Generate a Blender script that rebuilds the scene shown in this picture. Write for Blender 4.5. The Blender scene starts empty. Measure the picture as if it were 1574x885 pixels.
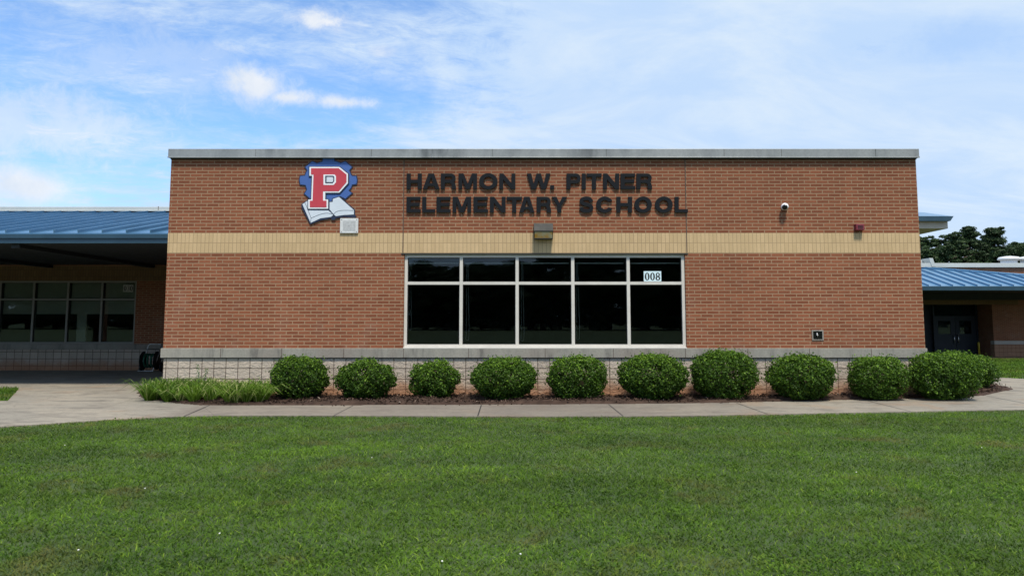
import bpy, bmesh, math, random
import numpy as np
from mathutils import Vector
from mathutils.geometry import tessellate_polygon
C = bpy.context.scene.collection
R = math.radians
rng = np.random.default_rng(7)
random.seed(7)

# ------------------------------------------------------------------ camera
TH = R(5.6); D = 13.2; H = 1.26; F = 91 * D * math.cos(TH)
CX, PY = 788.0, 493 - F * math.tan(TH)
cam_d = bpy.data.cameras.new('camera'); cam = bpy.data.objects.new('camera', cam_d); C.objects.link(cam)
cam.location = (0, -D, H); cam.rotation_euler = (R(90) + TH, 0, 0)
cam_d.sensor_width = 36; cam_d.lens = 36 * F / 1574
cam_d.shift_x = (787 - CX) / 1574; cam_d.shift_y = (PY - 442.5) / 1574
cam_d.clip_start = .1; cam_d.clip_end = 3000
bpy.context.scene.camera = cam

def P(px, py, Y=0.0):
    """point of the vertical plane at depth Y seen at photo pixel (px, py)"""
    u, v = (px - CX) / F, (PY - py) / F
    d = Vector((u, math.cos(TH) - v * math.sin(TH), math.sin(TH) + v * math.cos(TH)))
    t = (Y + D) / d.y
    return Vector((d.x * t, Y, H + d.z * t))
def ZY(py, Y=0.0): return P(CX, py, Y).z
def XY(px, Y=0.0, py=450): return P(px, py, Y).x
def G(px, py, z=0.0):
    """ground point (height z) seen at photo pixel"""
    u, v = (px - CX) / F, (PY - py) / F
    d = Vector((u, math.cos(TH) - v * math.sin(TH), math.sin(TH) + v * math.cos(TH)))
    t = (z - H) / d.z
    return Vector((d.x * t, -D + d.y * t, z))

# ------------------------------------------------------------------ node helpers
class NT:
    def __init__(s, tree): s.t = tree; s.n = tree.nodes; s.l = tree.links
    def put(s, sock, v):
        if isinstance(v, bpy.types.NodeSocket): s.l.new(v, sock)
        elif v is not None:
            if isinstance(v, (tuple, list)) and len(v) == 3 and sock.type == 'RGBA': v = (*v, 1)
            sock.default_value = v
    def node(s, typ, ins=None, **props):
        n = s.n.new(typ)
        for k, v in props.items(): setattr(n, k, v)
        for k, v in (ins or {}).items(): s.put(n.inputs[k], v)
        return n
    def math(s, op, a, b=None, c=None, clamp=False):
        n = s.n.new('ShaderNodeMath'); n.operation = op; n.use_clamp = clamp
        for i, v in enumerate((a, b, c)):
            if v is not None: s.put(n.inputs[i], v)
        return n.outputs[0]
    def vmath(s, op, a, b=None, out=0):
        n = s.n.new('ShaderNodeVectorMath'); n.operation = op
        s.put(n.inputs[0], a)
        if b is not None: s.put(n.inputs[1], b)
        return n.outputs[out]
    def mix(s, f, a, b, bt='MIX'):
        n = s.n.new('ShaderNodeMix'); n.data_type = 'RGBA'; n.blend_type = bt
        s.put(n.inputs[0], f); s.put(n.inputs[6], a); s.put(n.inputs[7], b)
        return n.outputs[2]
    def ramp(s, v, a, b, o0=0.0, o1=1.0, smooth=True):
        n = s.n.new('ShaderNodeMapRange'); n.interpolation_type = 'SMOOTHSTEP' if smooth else 'LINEAR'
        s.put(n.inputs[0], v)
        for i, x in enumerate((a, b, o0, o1)): s.put(n.inputs[i + 1], x)
        return n.outputs[0]
    def noise(s, vec, scale, detail=4, rough=.55, dist=0.0, out=0):
        n = s.node('ShaderNodeTexNoise', {'Vector': vec, 'Scale': scale, 'Detail': detail, 'Roughness': rough, 'Distortion': dist})
        return n.outputs[out]
    def sep(s, v):
        n = s.n.new('ShaderNodeSeparateXYZ'); s.put(n.inputs[0], v); return n.outputs
    def comb(s, x, y, z):
        n = s.n.new('ShaderNodeCombineXYZ')
        for i, v in enumerate((x, y, z)): s.put(n.inputs[i], v)
        return n.outputs[0]

# ------------------------------------------------------------------ world, sun, exposure
SUN_EL, SUN_AZ = R(63), R(11)      # azimuth: to the right of straight behind the camera
w = bpy.data.worlds.new('World'); bpy.context.scene.world = w; w.use_nodes = True
T = NT(w.node_tree); T.n.clear()
sky = T.node('ShaderNodeTexSky', sky_type='NISHITA', sun_disc=False, sun_elevation=SUN_EL, sun_rotation=math.pi - SUN_AZ)
sky.air_density = 1.0; sky.dust_density = 0.6; sky.ozone_density = 1.6
dirv = T.vmath('NORMALIZE', T.node('ShaderNodeTexCoord').outputs['Generated'])
dx, dy, dz = T.sep(dirv)
den = T.math('ADD', T.math('ABSOLUTE', dz), .16)
px_, py_ = T.math('DIVIDE', dx, den), T.math('DIVIDE', dy, den)
flat = T.comb(px_, py_, 0.0)
flat_r = T.vmath('MULTIPLY', T.node('ShaderNodeVectorRotate', {'Vector': flat, 'Angle': R(-14)}, rotation_type='Z_AXIS').outputs[0], (1.0, 1.6, 1.0))
n_big = T.noise(flat, .75, 3, .5, .3)
n_mid = T.noise(flat_r, 1.5, 8, .62, .7)
n_fine = T.noise(flat_r, 6.5, 8, .74, .5)
cover = T.math('ADD', T.math('MULTIPLY', n_big, .45), T.math('ADD', T.math('MULTIPLY', n_mid, .62), T.math('MULTIPLY', n_fine, .60)))
azb = T.ramp(dx, -.22, .24, -.02, .34)                       # the veil thickens to the right
lowb = T.ramp(dz, .0, .30, .10, .0)
cover = T.math('ADD', cover, T.math('ADD', azb, lowb))
veil = T.ramp(cover, .68, 1.03, .12, .97)
def blob(px, py, rx, ry, amp=2.2):
    """one puff of cumulus round a direction of the sky"""
    u, v = (px - CX) / F, (PY - py) / F
    d = Vector((u, math.cos(TH) - v * math.sin(TH), math.sin(TH) + v * math.cos(TH))).normalized()
    rt = Vector((d.y, -d.x, 0)).normalized(); up = rt.cross(d)
    a = T.vmath('DOT_PRODUCT', dirv, tuple(rt), 1); b = T.vmath('DOT_PRODUCT', dirv, tuple(up), 1); c = T.vmath('DOT_PRODUCT', dirv, tuple(d), 1)
    a = T.math('DIVIDE', a, rx / F); b = T.math('DIVIDE', b, ry / F)
    r = T.math('SQRT', T.math('ADD', T.math('MULTIPLY', a, a), T.math('MULTIPLY', b, b)))
    nz = T.noise(dirv, 20, 9, .70, .2)
    r = T.math('ADD', r, T.math('MULTIPLY', T.math('SUBTRACT', nz, .5), amp))
    return T.math('MULTIPLY', T.ramp(r, .1, 1.35, 1.0, 0.0), T.math('GREATER_THAN', c, 0.0))
puffs = [blob(396, 134, 66, 40, 1.9), blob(440, 150, 60, 18), blob(530, 158, 55, 12), blob(500, 34, 52, 18, 2.6), T.math('MULTIPLY', blob(588, 80, 18, 8), .6), blob(40, 286, 88, 40, 1.3), T.math('MULTIPLY', blob(60, 190, 200, 60, 2.8), .7), T.math('MULTIPLY', blob(230, 90, 190, 55, 3.0), .45), blob(-320, 150, 160, 70), blob(2100, 160, 180, 60)]
pf = puffs[0]
for q in puffs[1:]: pf = T.math('MAXIMUM', pf, q)
holes = T.math('MAXIMUM', blob(610, 150, 95, 45), T.math('MULTIPLY', blob(290, 185, 120, 50), .8))
holes = T.math('MAXIMUM', holes, T.math('MULTIPLY', blob(1480, 65, 70, 34), .45))
holes = T.math('MAXIMUM', holes, T.math('MULTIPLY', blob(60, 60, 170, 60), .35))
veil = T.math('MULTIPLY', veil, T.math('SUBTRACT', 1.0, T.math('MULTIPLY', holes, .62)))
veil_col = T.mix(T.ramp(n_mid, .35, .7), (.55, .73, .99), (.72, .845, .985))
puff_col = T.mix(T.ramp(T.noise(dirv, 11, 5, .6), .3, .7), (.72, .80, .92), (.93, .95, .98))
cloud_col = T.mix(pf, veil_col, puff_col)
mask = T.math('MAXIMUM', veil, T.math('MULTIPLY', pf, .95))
skyc = T.mix(1.0, sky.outputs[0], (.74, 1.0, 1.26), 'MULTIPLY')
bg1 = T.node('ShaderNodeBackground', {'Color': skyc, 'Strength': .18})
bg2 = T.node('ShaderNodeBackground', {'Color': cloud_col, 'Strength': 1.0})
mx = T.node('ShaderNodeMixShader'); T.put(mx.inputs[0], mask); T.put(mx.inputs[1], bg1.outputs[0]); T.put(mx.inputs[2], bg2.outputs[0])
T.put(T.node('ShaderNodeOutputWorld').inputs[0], mx.outputs[0])

sd = bpy.data.lights.new('sun', 'SUN'); sd.energy = 4.5; sd.angle = R(9); sd.color = (1, .92, .80)
sun = bpy.data.objects.new('sun', sd); C.objects.link(sun)
sdir = Vector((math.sin(SUN_AZ) * math.cos(SUN_EL), -math.cos(SUN_AZ) * math.cos(SUN_EL), math.sin(SUN_EL)))
sun.rotation_euler = sdir.to_track_quat('Z', 'Y').to_euler(); sun.location = (5, -10, 30)
vs = bpy.context.scene.view_settings
vs.view_transform = 'Standard'; vs.look = 'None'; vs.gamma = 1; vs.use_curve_mapping = False
vs.exposure = 0.0
bpy.context.scene.cycles.max_bounces = 8; bpy.context.scene.cycles.diffuse_bounces = 2
bpy.context.scene.cycles.transparent_max_bounces = 12

# ------------------------------------------------------------------ materials
def srgb(r, g, b):
    f = lambda c: (c / 255 / 12.92) if c / 255 <= .04045 else ((c / 255 + .055) / 1.055) ** 2.4
    return (f(r), f(g), f(b))
def mat(name):
    m = bpy.data.materials.new(name); m.use_nodes = True
    t = NT(m.node_tree); t.n.clear()
    b = t.node('ShaderNodeBsdfPrincipled'); o = t.node('ShaderNodeOutputMaterial')
    t.l.new(b.outputs[0], o.inputs[0]); t.b = b; t.o = o; t.m = m
    t.pos = t.node('ShaderNodeNewGeometry').outputs['Position']
    return t
def bump(t, h, strength=.3, dist=.01):
    n = t.node('ShaderNodeBump', {'Height': h, 'Strength': strength, 'Distance': dist}); t.put(t.b.inputs['Normal'], n.outputs[0])
def simple(name, col, rough=.6, metal=0.0, var=.18, nscale=6.0, spec=.5, bmp=0.0):
    t = mat(name)
    nz = t.noise(t.pos, nscale, 5, .6); nf = t.noise(t.pos, nscale * 9, 3, .6)
    v = t.math('ADD', t.math('MULTIPLY', nz, .7), t.math('MULTIPLY', nf, .3))
    f = t.ramp(v, .3, .7, 1 - var, 1 + var, False)
    c = t.mix(1.0, col, t.comb(f, f, f), 'MULTIPLY')
    t.put(t.b.inputs['Base Color'], c); t.put(t.b.inputs['Roughness'], t.ramp(nz, .3, .7, max(rough - .08, 0), min(rough + .08, 1), False))
    t.b.inputs['Metallic'].default_value = metal; t.b.inputs['Specular IOR Level'].default_value = spec
    if bmp: bump(t, nf, bmp, .005)
    return t.m
def masonry(name, c1, c2, mortar, bw, rh, ms, z0=0.0, offset=.5, x0=0.0, var=.25, bmp=.5, clay=False, split=False, top_dark=False, msm=.15, bias=0.0):
    t = mat(name)
    x, y, z = t.sep(t.pos)
    uv = t.comb(t.math('ADD', t.math('ADD', x, y), 50 - x0), t.math('SUBTRACT', z, z0 - 20 * rh), 0.0)
    uv = t.vmath('ADD', uv, t.vmath('MULTIPLY', t.vmath('SUBTRACT', t.noise(t.pos, 9, 3, .5, 0, 1), (.5, .5, .5)), (.006, .005, 0)))
    b = t.node('ShaderNodeTexBrick', {'Vector': uv, 'Color1': c1, 'Color2': c2, 'Mortar': (0, 0, 0), 'Scale': 1.0, 'Mortar Size': ms,
               'Mortar Smooth': msm, 'Bias': bias, 'Brick Width': bw, 'Row Height': rh}, offset=offset, offset_frequency=2, squash=1.0)
    nf = t.noise(t.pos, 45, 4, .65); nb = t.noise(t.pos, .7, 4, .55); nm = t.noise(t.pos, 7, 3, .6)
    # a few courses where each brick was fired darker or lighter
    v = t.math('ADD', t.math('MULTIPLY', nf, .45), t.math('ADD', t.math('MULTIPLY', nb, .35), t.math('MULTIPLY', nm, .2)))
    f = t.ramp(v, .32, .68, 1 - var, 1 + var, False)
    body = t.mix(1.0, b.outputs['Color'], t.comb(f, f, f), 'MULTIPLY')
    fm = t.ramp(nb, .3, .7, .85, 1.12, False)
    mo = t.mix(1.0, mortar, t.comb(fm, fm, fm), 'MULTIPLY')
    col = t.mix(b.outputs['Fac'], body, mo)
    if top_dark:   # water runs under the coping; brick also darkens towards the top
        run = t.noise(t.comb(t.math('MULTIPLY', x, 3.0), y, t.math('MULTIPLY', z, .35)), 1.6, 5, .6)
        k = t.math('MULTIPLY', t.ramp(t.math('ADD', z, t.math('MULTIPLY', run, .7)), 2.9, 4.5), .30)
        col = t.mix(k, col, t.mix(1.0, col, (.45, .47, .50), 'MULTIPLY'))
        # thin whitish efflorescence near the base
        e = t.math('MULTIPLY', t.ramp(t.math('SUBTRACT', t.noise(t.pos, 2.2, 5, .65), t.math('MULTIPLY', z, .05)), .45, .65), .13)
        col = t.mix(e, col, (.42, .30, .24))
    if clay:       # red clay splashed on the lowest courses
        k = t.ramp(t.math('ADD', z, t.math('MULTIPLY', t.noise(t.pos, 3.5, 5, .6), .34)), .23, .50, .85, 0.0)
        col = t.mix(k, col, t.mix(.5, t.mix(1.0, col, (1.0, .55, .34), 'MULTIPLY'), (.30, .15, .08)))
    t.put(t.b.inputs['Base Color'], col); t.b.inputs['Roughness'].default_value = .88; t.b.inputs['Specular IOR Level'].default_value = .25
    h = t.math('SUBTRACT', t.math('MULTIPLY', nf, .35), b.outputs['Fac'])
    if split:
        ns = t.noise(t.vmath('MULTIPLY', t.pos, (1, 1, 1.5)), 14, 5, .62, .6)
        h = t.math('ADD', t.math('MULTIPLY', ns, 3.2), t.math('MULTIPLY', h, 1.0))
        bump(t, h, .6, .014)
    else: bump(t, h, bmp, .006)
    return t.m

zb = ZY(535) ; zbt = ZY(389); zbt2 = ZY(358)
M = {}
M['brick'] = masonry('red_brick', (.185, .060, .029), (.265, .092, .045), (.32, .20, .12), .2030, .0572, .0085, z0=zb, top_dark=True, var=.20)
M['buff'] = masonry('buff_soldier_brick', (.56, .405, .225), (.50, .36, .195), (.36, .25, .14), .0677, (zbt2 - zbt) / 2, .0048, z0=zbt, offset=0, var=.13, msm=.3, bmp=.3)
M['cmu'] = masonry('split_face_block', (.43, .365, .295), (.50, .425, .345), (.12, .09, .07), .2015, .176, .0066, z0=ZY(549.8) - .176 * 4, offset=0, x0=.05, var=.18, clay=True, split=True)
def stone(name='precast_stone'):
    t = mat(name); x, y, z = t.sep(t.pos)
    n1 = t.noise(t.comb(t.math('MULTIPLY', x, 4), y, t.math('MULTIPLY', z, .8)), 1.3, 6, .65); n2 = t.noise(t.pos, 30, 4, .6); n3 = t.noise(t.pos, .9, 3)
    c = t.mix(t.ramp(n1, .3, .72), (.30, .285, .24), (.235, .226, .195))
    c = t.mix(t.ramp(n3, .45, .65, 0, .6), c, (.235, .195, .165))
    c = t.mix(t.math('MULTIPLY', t.ramp(t.math('ADD', n1, t.math('MULTIPLY', n2, .25)), .66, .84), .7), c, (.085, .078, .068))
    f = t.ramp(n2, .3, .7, .88, 1.12, False); c = t.mix(1.0, c, t.comb(f, f, f), 'MULTIPLY')
    t.put(t.b.inputs['Base Color'], c); t.b.inputs['Roughness'].default_value = .85; bump(t, n2, .25, .004); return t.m
M['stone'] = stone()
def zinc():
    t = mat('weathered_coping_metal'); x, y, z = t.sep(t.pos)
    n1 = t.noise(t.comb(t.math('MULTIPLY', x, 2.5), y, t.math('MULTIPLY', z, .6)), 1.4, 6, .62); n3 = t.noise(t.pos, .5, 3, .6)
    n2 = t.noise(t.pos, 25, 3)
    c = t.mix(t.ramp(n1, .3, .75), (.34, .35, .34), (.25, .262, .26)); c = t.mix(t.math('MULTIPLY', t.ramp(n3, .50, .64, 0, .8), t.ramp(n1, .3, .6)), c, (.11, .118, .12))
    f = t.ramp(n2, .3, .7, .93, 1.07, False); c = t.mix(1.0, c, t.comb(f, f, f), 'MULTIPLY')
    t.put(t.b.inputs['Base Color'], c); t.b.inputs['Metallic'].default_value = .35; t.b.inputs['Roughness'].default_value = .5; return t.m
M['zinc'] = zinc()
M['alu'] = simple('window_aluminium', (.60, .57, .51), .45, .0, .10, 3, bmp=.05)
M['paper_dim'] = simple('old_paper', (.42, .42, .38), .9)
M['alu_shaded'] = simple('window_aluminium_shaded', (.24, .23, .20), .5, .0, .10, 3)  # darkened copy of the window aluminium: shade of the walkway is in the colour
M['gasket'] = simple('dark_gasket', (.02, .02, .02), .7)
M['sealant'] = simple('joint_sealant', (.085, .06, .045), .85, 0, .25, 20)
M['letter'] = simple('black_letter_paint', (.007, .009, .012), .75, 0, .25, 14, spec=.2, bmp=.1)
M['blue'] = simple('emblem_blue', srgb(62, 96, 160), .55, 0, .06)
M['navy'] = simple('emblem_navy', (.012, .022, .055), .5, 0, .1)
M['red'] = simple('emblem_red', srgb(186, 58, 70), .55, 0, .05)
M['white'] = simple('emblem_white', (.78, .80, .82), .55, 0, .04)
M['page'] = simple('emblem_page_white', (.60, .66, .72), .55, 0, .06)
M['plate'] = simple('plate_white', (.60, .61, .60), .6, 0, .16, 12)
M['plate2'] = simple('plate_grey', (.44, .45, .45), .7, 0, .25, 25, bmp=.3)
M['bronze'] = simple('lamp_housing', (.026, .026, .022), .7, 0, .25, 10)
def lensm():
    t = mat('lamp_lens'); n = t.noise(t.pos, 7, 3, .6)
    c = t.mix(t.ramp(n, .40, .62), (.32, .29, .18), (.36, .20, .04)); t.put(t.b.inputs['Base Color'], c)
    t.b.inputs['Roughness'].default_value = .22; t.b.inputs['Coat Weight'].default_value = .5; return t.m
M['tan'] = masonry('buff_soldier_brick_shaded', (.20, .125, .062), (.165, .10, .05), (.12, .08, .05), .0677, (zbt2 - zbt) / 2, .0048, z0=zbt, offset=0, var=.15, msm=.3, bmp=.3)  # buff brick with the shade under the wing roofs put into its colour
M['lens'] = lensm()
M['camw'] = simple('camera_white', (.82, .83, .84), .35, 0, .03)
M['blackgloss'] = simple('black_gloss', (.006, .006, .007), .12, 0, .1)
M['black'] = simple('black_matt', (.012, .012, .013), .6, 0, .2)
M['alarm'] = simple('alarm_red', (.17, .016, .03), .5, 0, .15)
M['steel'] = simple('steel', (.55, .55, .54), .3, .9, .1)
M['paper'] = simple('pale_blue_paper', (.62, .78, .82), .8, 0, .04)
M['ink'] = simple('ink', (.015, .018, .02), .8, 0, .1)
def roofm(name, a, b, coat=.4):
    t = mat(name); x, y, z = t.sep(t.pos)
    n = t.noise(t.comb(t.math('MULTIPLY', x, .7), t.math('MULTIPLY', y, .3), z), 3.2, 4, .6)
    t.put(t.b.inputs['Base Color'], t.mix(t.ramp(n, .3, .7), a, b)); t.b.inputs['Metallic'].default_value = .1; t.b.inputs['Roughness'].default_value = .34; t.b.inputs['Specular IOR Level'].default_value = .8; t.b.inputs['Coat Weight'].default_value = coat; t.b.inputs['Coat Roughness'].default_value = .22
    return t.m
M['roof'] = roofm('blue_metal_roof', (.055, .165, .29), (.075, .20, .34))
M['fascia'] = roofm('blue_fascia', (.016, .050, .080), (.024, .066, .100), 0.0)
M['trimw'] = simple('pale_roof_trim', (.50, .52, .49), .5, .1, .08, 1.2)
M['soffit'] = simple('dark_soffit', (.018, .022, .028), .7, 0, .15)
M['beige'] = simple('beige_soffit_panel', (.46, .41, .35), .75, 0, .08)
M['roofflat'] = simple('flat_roof_gravel', (.25, .24, .22), .95, 0, .2, 8)
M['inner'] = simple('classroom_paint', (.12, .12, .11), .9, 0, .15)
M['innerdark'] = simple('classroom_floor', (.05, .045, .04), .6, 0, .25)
M['blind'] = simple('window_shade', (.55, .55, .42), .85, 0, .08)
M['cord'] = simple('blind_cord', (.6, .6, .55), .8)
M['door'] = simple('door_dark_blue', (.010, .016, .024), .6, 0, .1)
M['yellow'] = simple('yellow_paint', (.55, .38, .03), .5)
M['ventw'] = simple('vent_white', (.72, .74, .74), .45, 0, .05)
M['hose'] = simple('green_hose', (.02, .12, .07), .45, 0, .2, 20)
M['desk'] = simple('desk_laminate', (.30, .25, .19), .5)
M['chairp'] = simple('chair_plastic', (.05, .08, .16), .45)
M['stem'] = simple('stem_bark', (.10, .07, .045), .9, 0, .3, 30, bmp=.4)
M['bark'] = simple('tree_bark', (.09, .065, .045), .95, 0, .35, 5, bmp=.6)
def glass():
    m = bpy.data.materials.new('window_glass'); m.use_nodes = True; t = NT(m.node_tree); t.n.clear()
    o = t.node('ShaderNodeOutputMaterial'); tr = t.node('ShaderNodeBsdfTransparent', {'Color': (.74, .78, .78)}); g = t.node('ShaderNodeBsdfGlossy', {'Color': (.70, .75, .80), 'Roughness': .0})
    pos = t.node('ShaderNodeNewGeometry').outputs['Position']
    bp = t.node('ShaderNodeBump', {'Height': t.noise(pos, .9, 1, .4), 'Strength': .02, 'Distance': .02}); t.put(g.inputs['Normal'], bp.outputs[0])
    fr = t.node('ShaderNodeFresnel', {'IOR': 1.5}); mx = t.node('ShaderNodeMixShader')
    t.put(mx.inputs[0], fr.outputs[0]); t.put(mx.inputs[1], tr.outputs[0]); t.put(mx.inputs[2], g.outputs[0]); t.put(o.inputs[0], mx.outputs[0]); return m
M['glass'] = glass()
def concrete():
    t = mat('concrete'); x, y, z = t.sep(t.pos)
    nb = t.noise(t.pos, .45, 5, .6, .4); nf = t.noise(t.pos, 60, 3, .7); nm = t.noise(t.vmath('MULTIPLY', t.pos, (1, 2.2, 1)), 1.7, 6, .65, .5)
    c = t.mix(t.ramp(nb, .35, .65), (.285, .252, .195), (.235, .214, .172))
    c = t.mix(t.math('MULTIPLY', t.ramp(nm, .46, .66), .85), c, (.155, .137, .11))
    c = t.mix(t.math('MULTIPLY', t.ramp(t.noise(t.vmath('ADD', t.pos, (7, 3, 0)), .8, 5, .65, .6), .53, .68), .42), c, (.27, .165, .09))   # clay wash
    # darker older slabs along the bed
    k = t.math('MULTIPLY', t.ramp(x, -4.9, -4.5), t.ramp(x, 1.5, 4.5, 1.0, .0)); c = t.mix(t.math('MULTIPLY', k, t.ramp(nb, .3, .7, .45, .85)), c, (.155, .130, .105))
    # hairline cracks
    v = t.node('ShaderNodeTexVoronoi', {'Vector': t.vmath('ADD', t.pos, t.vmath('MULTIPLY', t.noise(t.pos, 1.2, 4, .6, 0, 1), (.9, .9, 0))), 'Scale': .33}, feature='DISTANCE_TO_EDGE')
    c = t.mix(t.math('MULTIPLY', t.ramp(v.outputs['Distance'], .0, .0035, 1.0, 0.0), .4), c, (.10, .08, .06))
    f = t.ramp(t.math('ADD', t.math('MULTIPLY', nf, .5), t.math('MULTIPLY', t.noise(t.pos, 11, 4, .7), .5)), .35, .65, .78, 1.2, False); c = t.mix(1.0, c, t.comb(f, f, f), 'MULTIPLY')
    t.put(t.b.inputs['Base Color'], c); t.b.inputs['Roughness'].default_value = .88; bump(t, t.math('ADD', nf, nm), .25, .004); return t.m
M['concrete'] = concrete()
def groundm():
    t = mat('turf_soil'); n = t.noise(t.pos, .35, 5, .6); n2 = t.noise(t.pos, 25, 4, .7)
    c = t.mix(t.ramp(n, .35, .65), (.042, .072, .018), (.062, .098, .026)); c = t.mix(t.ramp(n2, .45, .75, 0, .5), c, (.06, .045, .025))
    t.put(t.b.inputs['Base Color'], c); t.b.inputs['Roughness'].default_value = 1; bump(t, n2, .6, .02); return t.m
M['ground'] = groundm()
M['clay'] = simple('red_clay_dirt', (.26, .13, .07), .95, 0, .25, 4, bmp=.5)
def leafm(name, dark, light, young=None, sss=.25, patch=0.0, dry=None, rough=.45, noise_scale=1.0, spec=.22):
    """leaf or blade: colour varies leaf by leaf (attribute 'tint') and in patches; thin, so light passes through"""
    t = mat(name)
    a = t.node('ShaderNodeAttribute', attribute_name='tint'); tint = a.outputs['Fac']
    n = t.noise(t.pos, noise_scale, 4, .6)
    f = t.math('ADD', t.math('MULTIPLY', tint, 1 - patch), t.math('MULTIPLY', t.ramp(n, .32, .68), patch))
    c = t.mix(t.ramp(f, 0.0, .8, 0, 1, False), dark, light)
    if young: c = t.mix(t.ramp(tint, .80, 1.0), c, young)
    if dry:
        n2 = t.noise(t.vmath('ADD', t.pos, (13, 5, 0)), 1.1, 6, .68, .6)
        c = t.mix(t.math('MULTIPLY', t.ramp(n2, .52, .68), t.ramp(tint, .15, .6, .45, .95)), c, dry)
        n3 = t.noise(t.vmath('MULTIPLY', t.pos, (.35, 1.5, 1.0)), .7, 4, .6, .5)
        g = t.math('MULTIPLY', t.ramp(n3, .34, .66, .70, 1.25, False), t.ramp(t.noise(t.pos, 4.5, 4, .65), .35, .65, .78, 1.2, False))
        c = t.mix(1.0, c, t.comb(g, g, g), 'MULTIPLY')
    t.put(t.b.inputs['Base Color'], c); t.b.inputs['Roughness'].default_value = rough; t.b.inputs['Specular IOR Level'].default_value = spec
    tr = t.node('ShaderNodeBsdfTranslucent', {'Color': c}); mx = t.node('ShaderNodeMixShader'); t.put(mx.inputs[0], sss)
    t.put(mx.inputs[1], t.b.outputs[0]); t.put(mx.inputs[2], tr.outputs[0]); t.put(t.o.inputs[0], mx.outputs[0])
    return t.m
M['bushleaf'] = leafm('holly_leaf', (.020, .052, .006), (.072, .150, .014), (.19, .33, .03), .32)
M['treeleaf'] = leafm('pine_foliage', (.018, .036, .014), (.055, .092, .034), None, .15)
M['treeleaf2'] = leafm('broadleaf_foliage', (.018, .037, .014), (.058, .098, .032), None, .2)
M['grass'] = leafm('lawn_grass', (.034, .086, .007), (.112, .205, .015), (.21, .31, .03), .30, .40, (.140, .130, .036), .75, 1.3)
M['liriope'] = leafm('liriope_leaf', (.035, .09, .010), (.15, .27, .025), (.45, .48, .20), .3, .3, None, .45, 1.5)
M['mulch'] = leafm('bark_mulch', (.028, .017, .012), (.10, .062, .045), (.30, .24, .19), .0, .2, None, .95, 3)
M['clover'] = simple('clover_white', (.75, .75, .68), .8)

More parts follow.
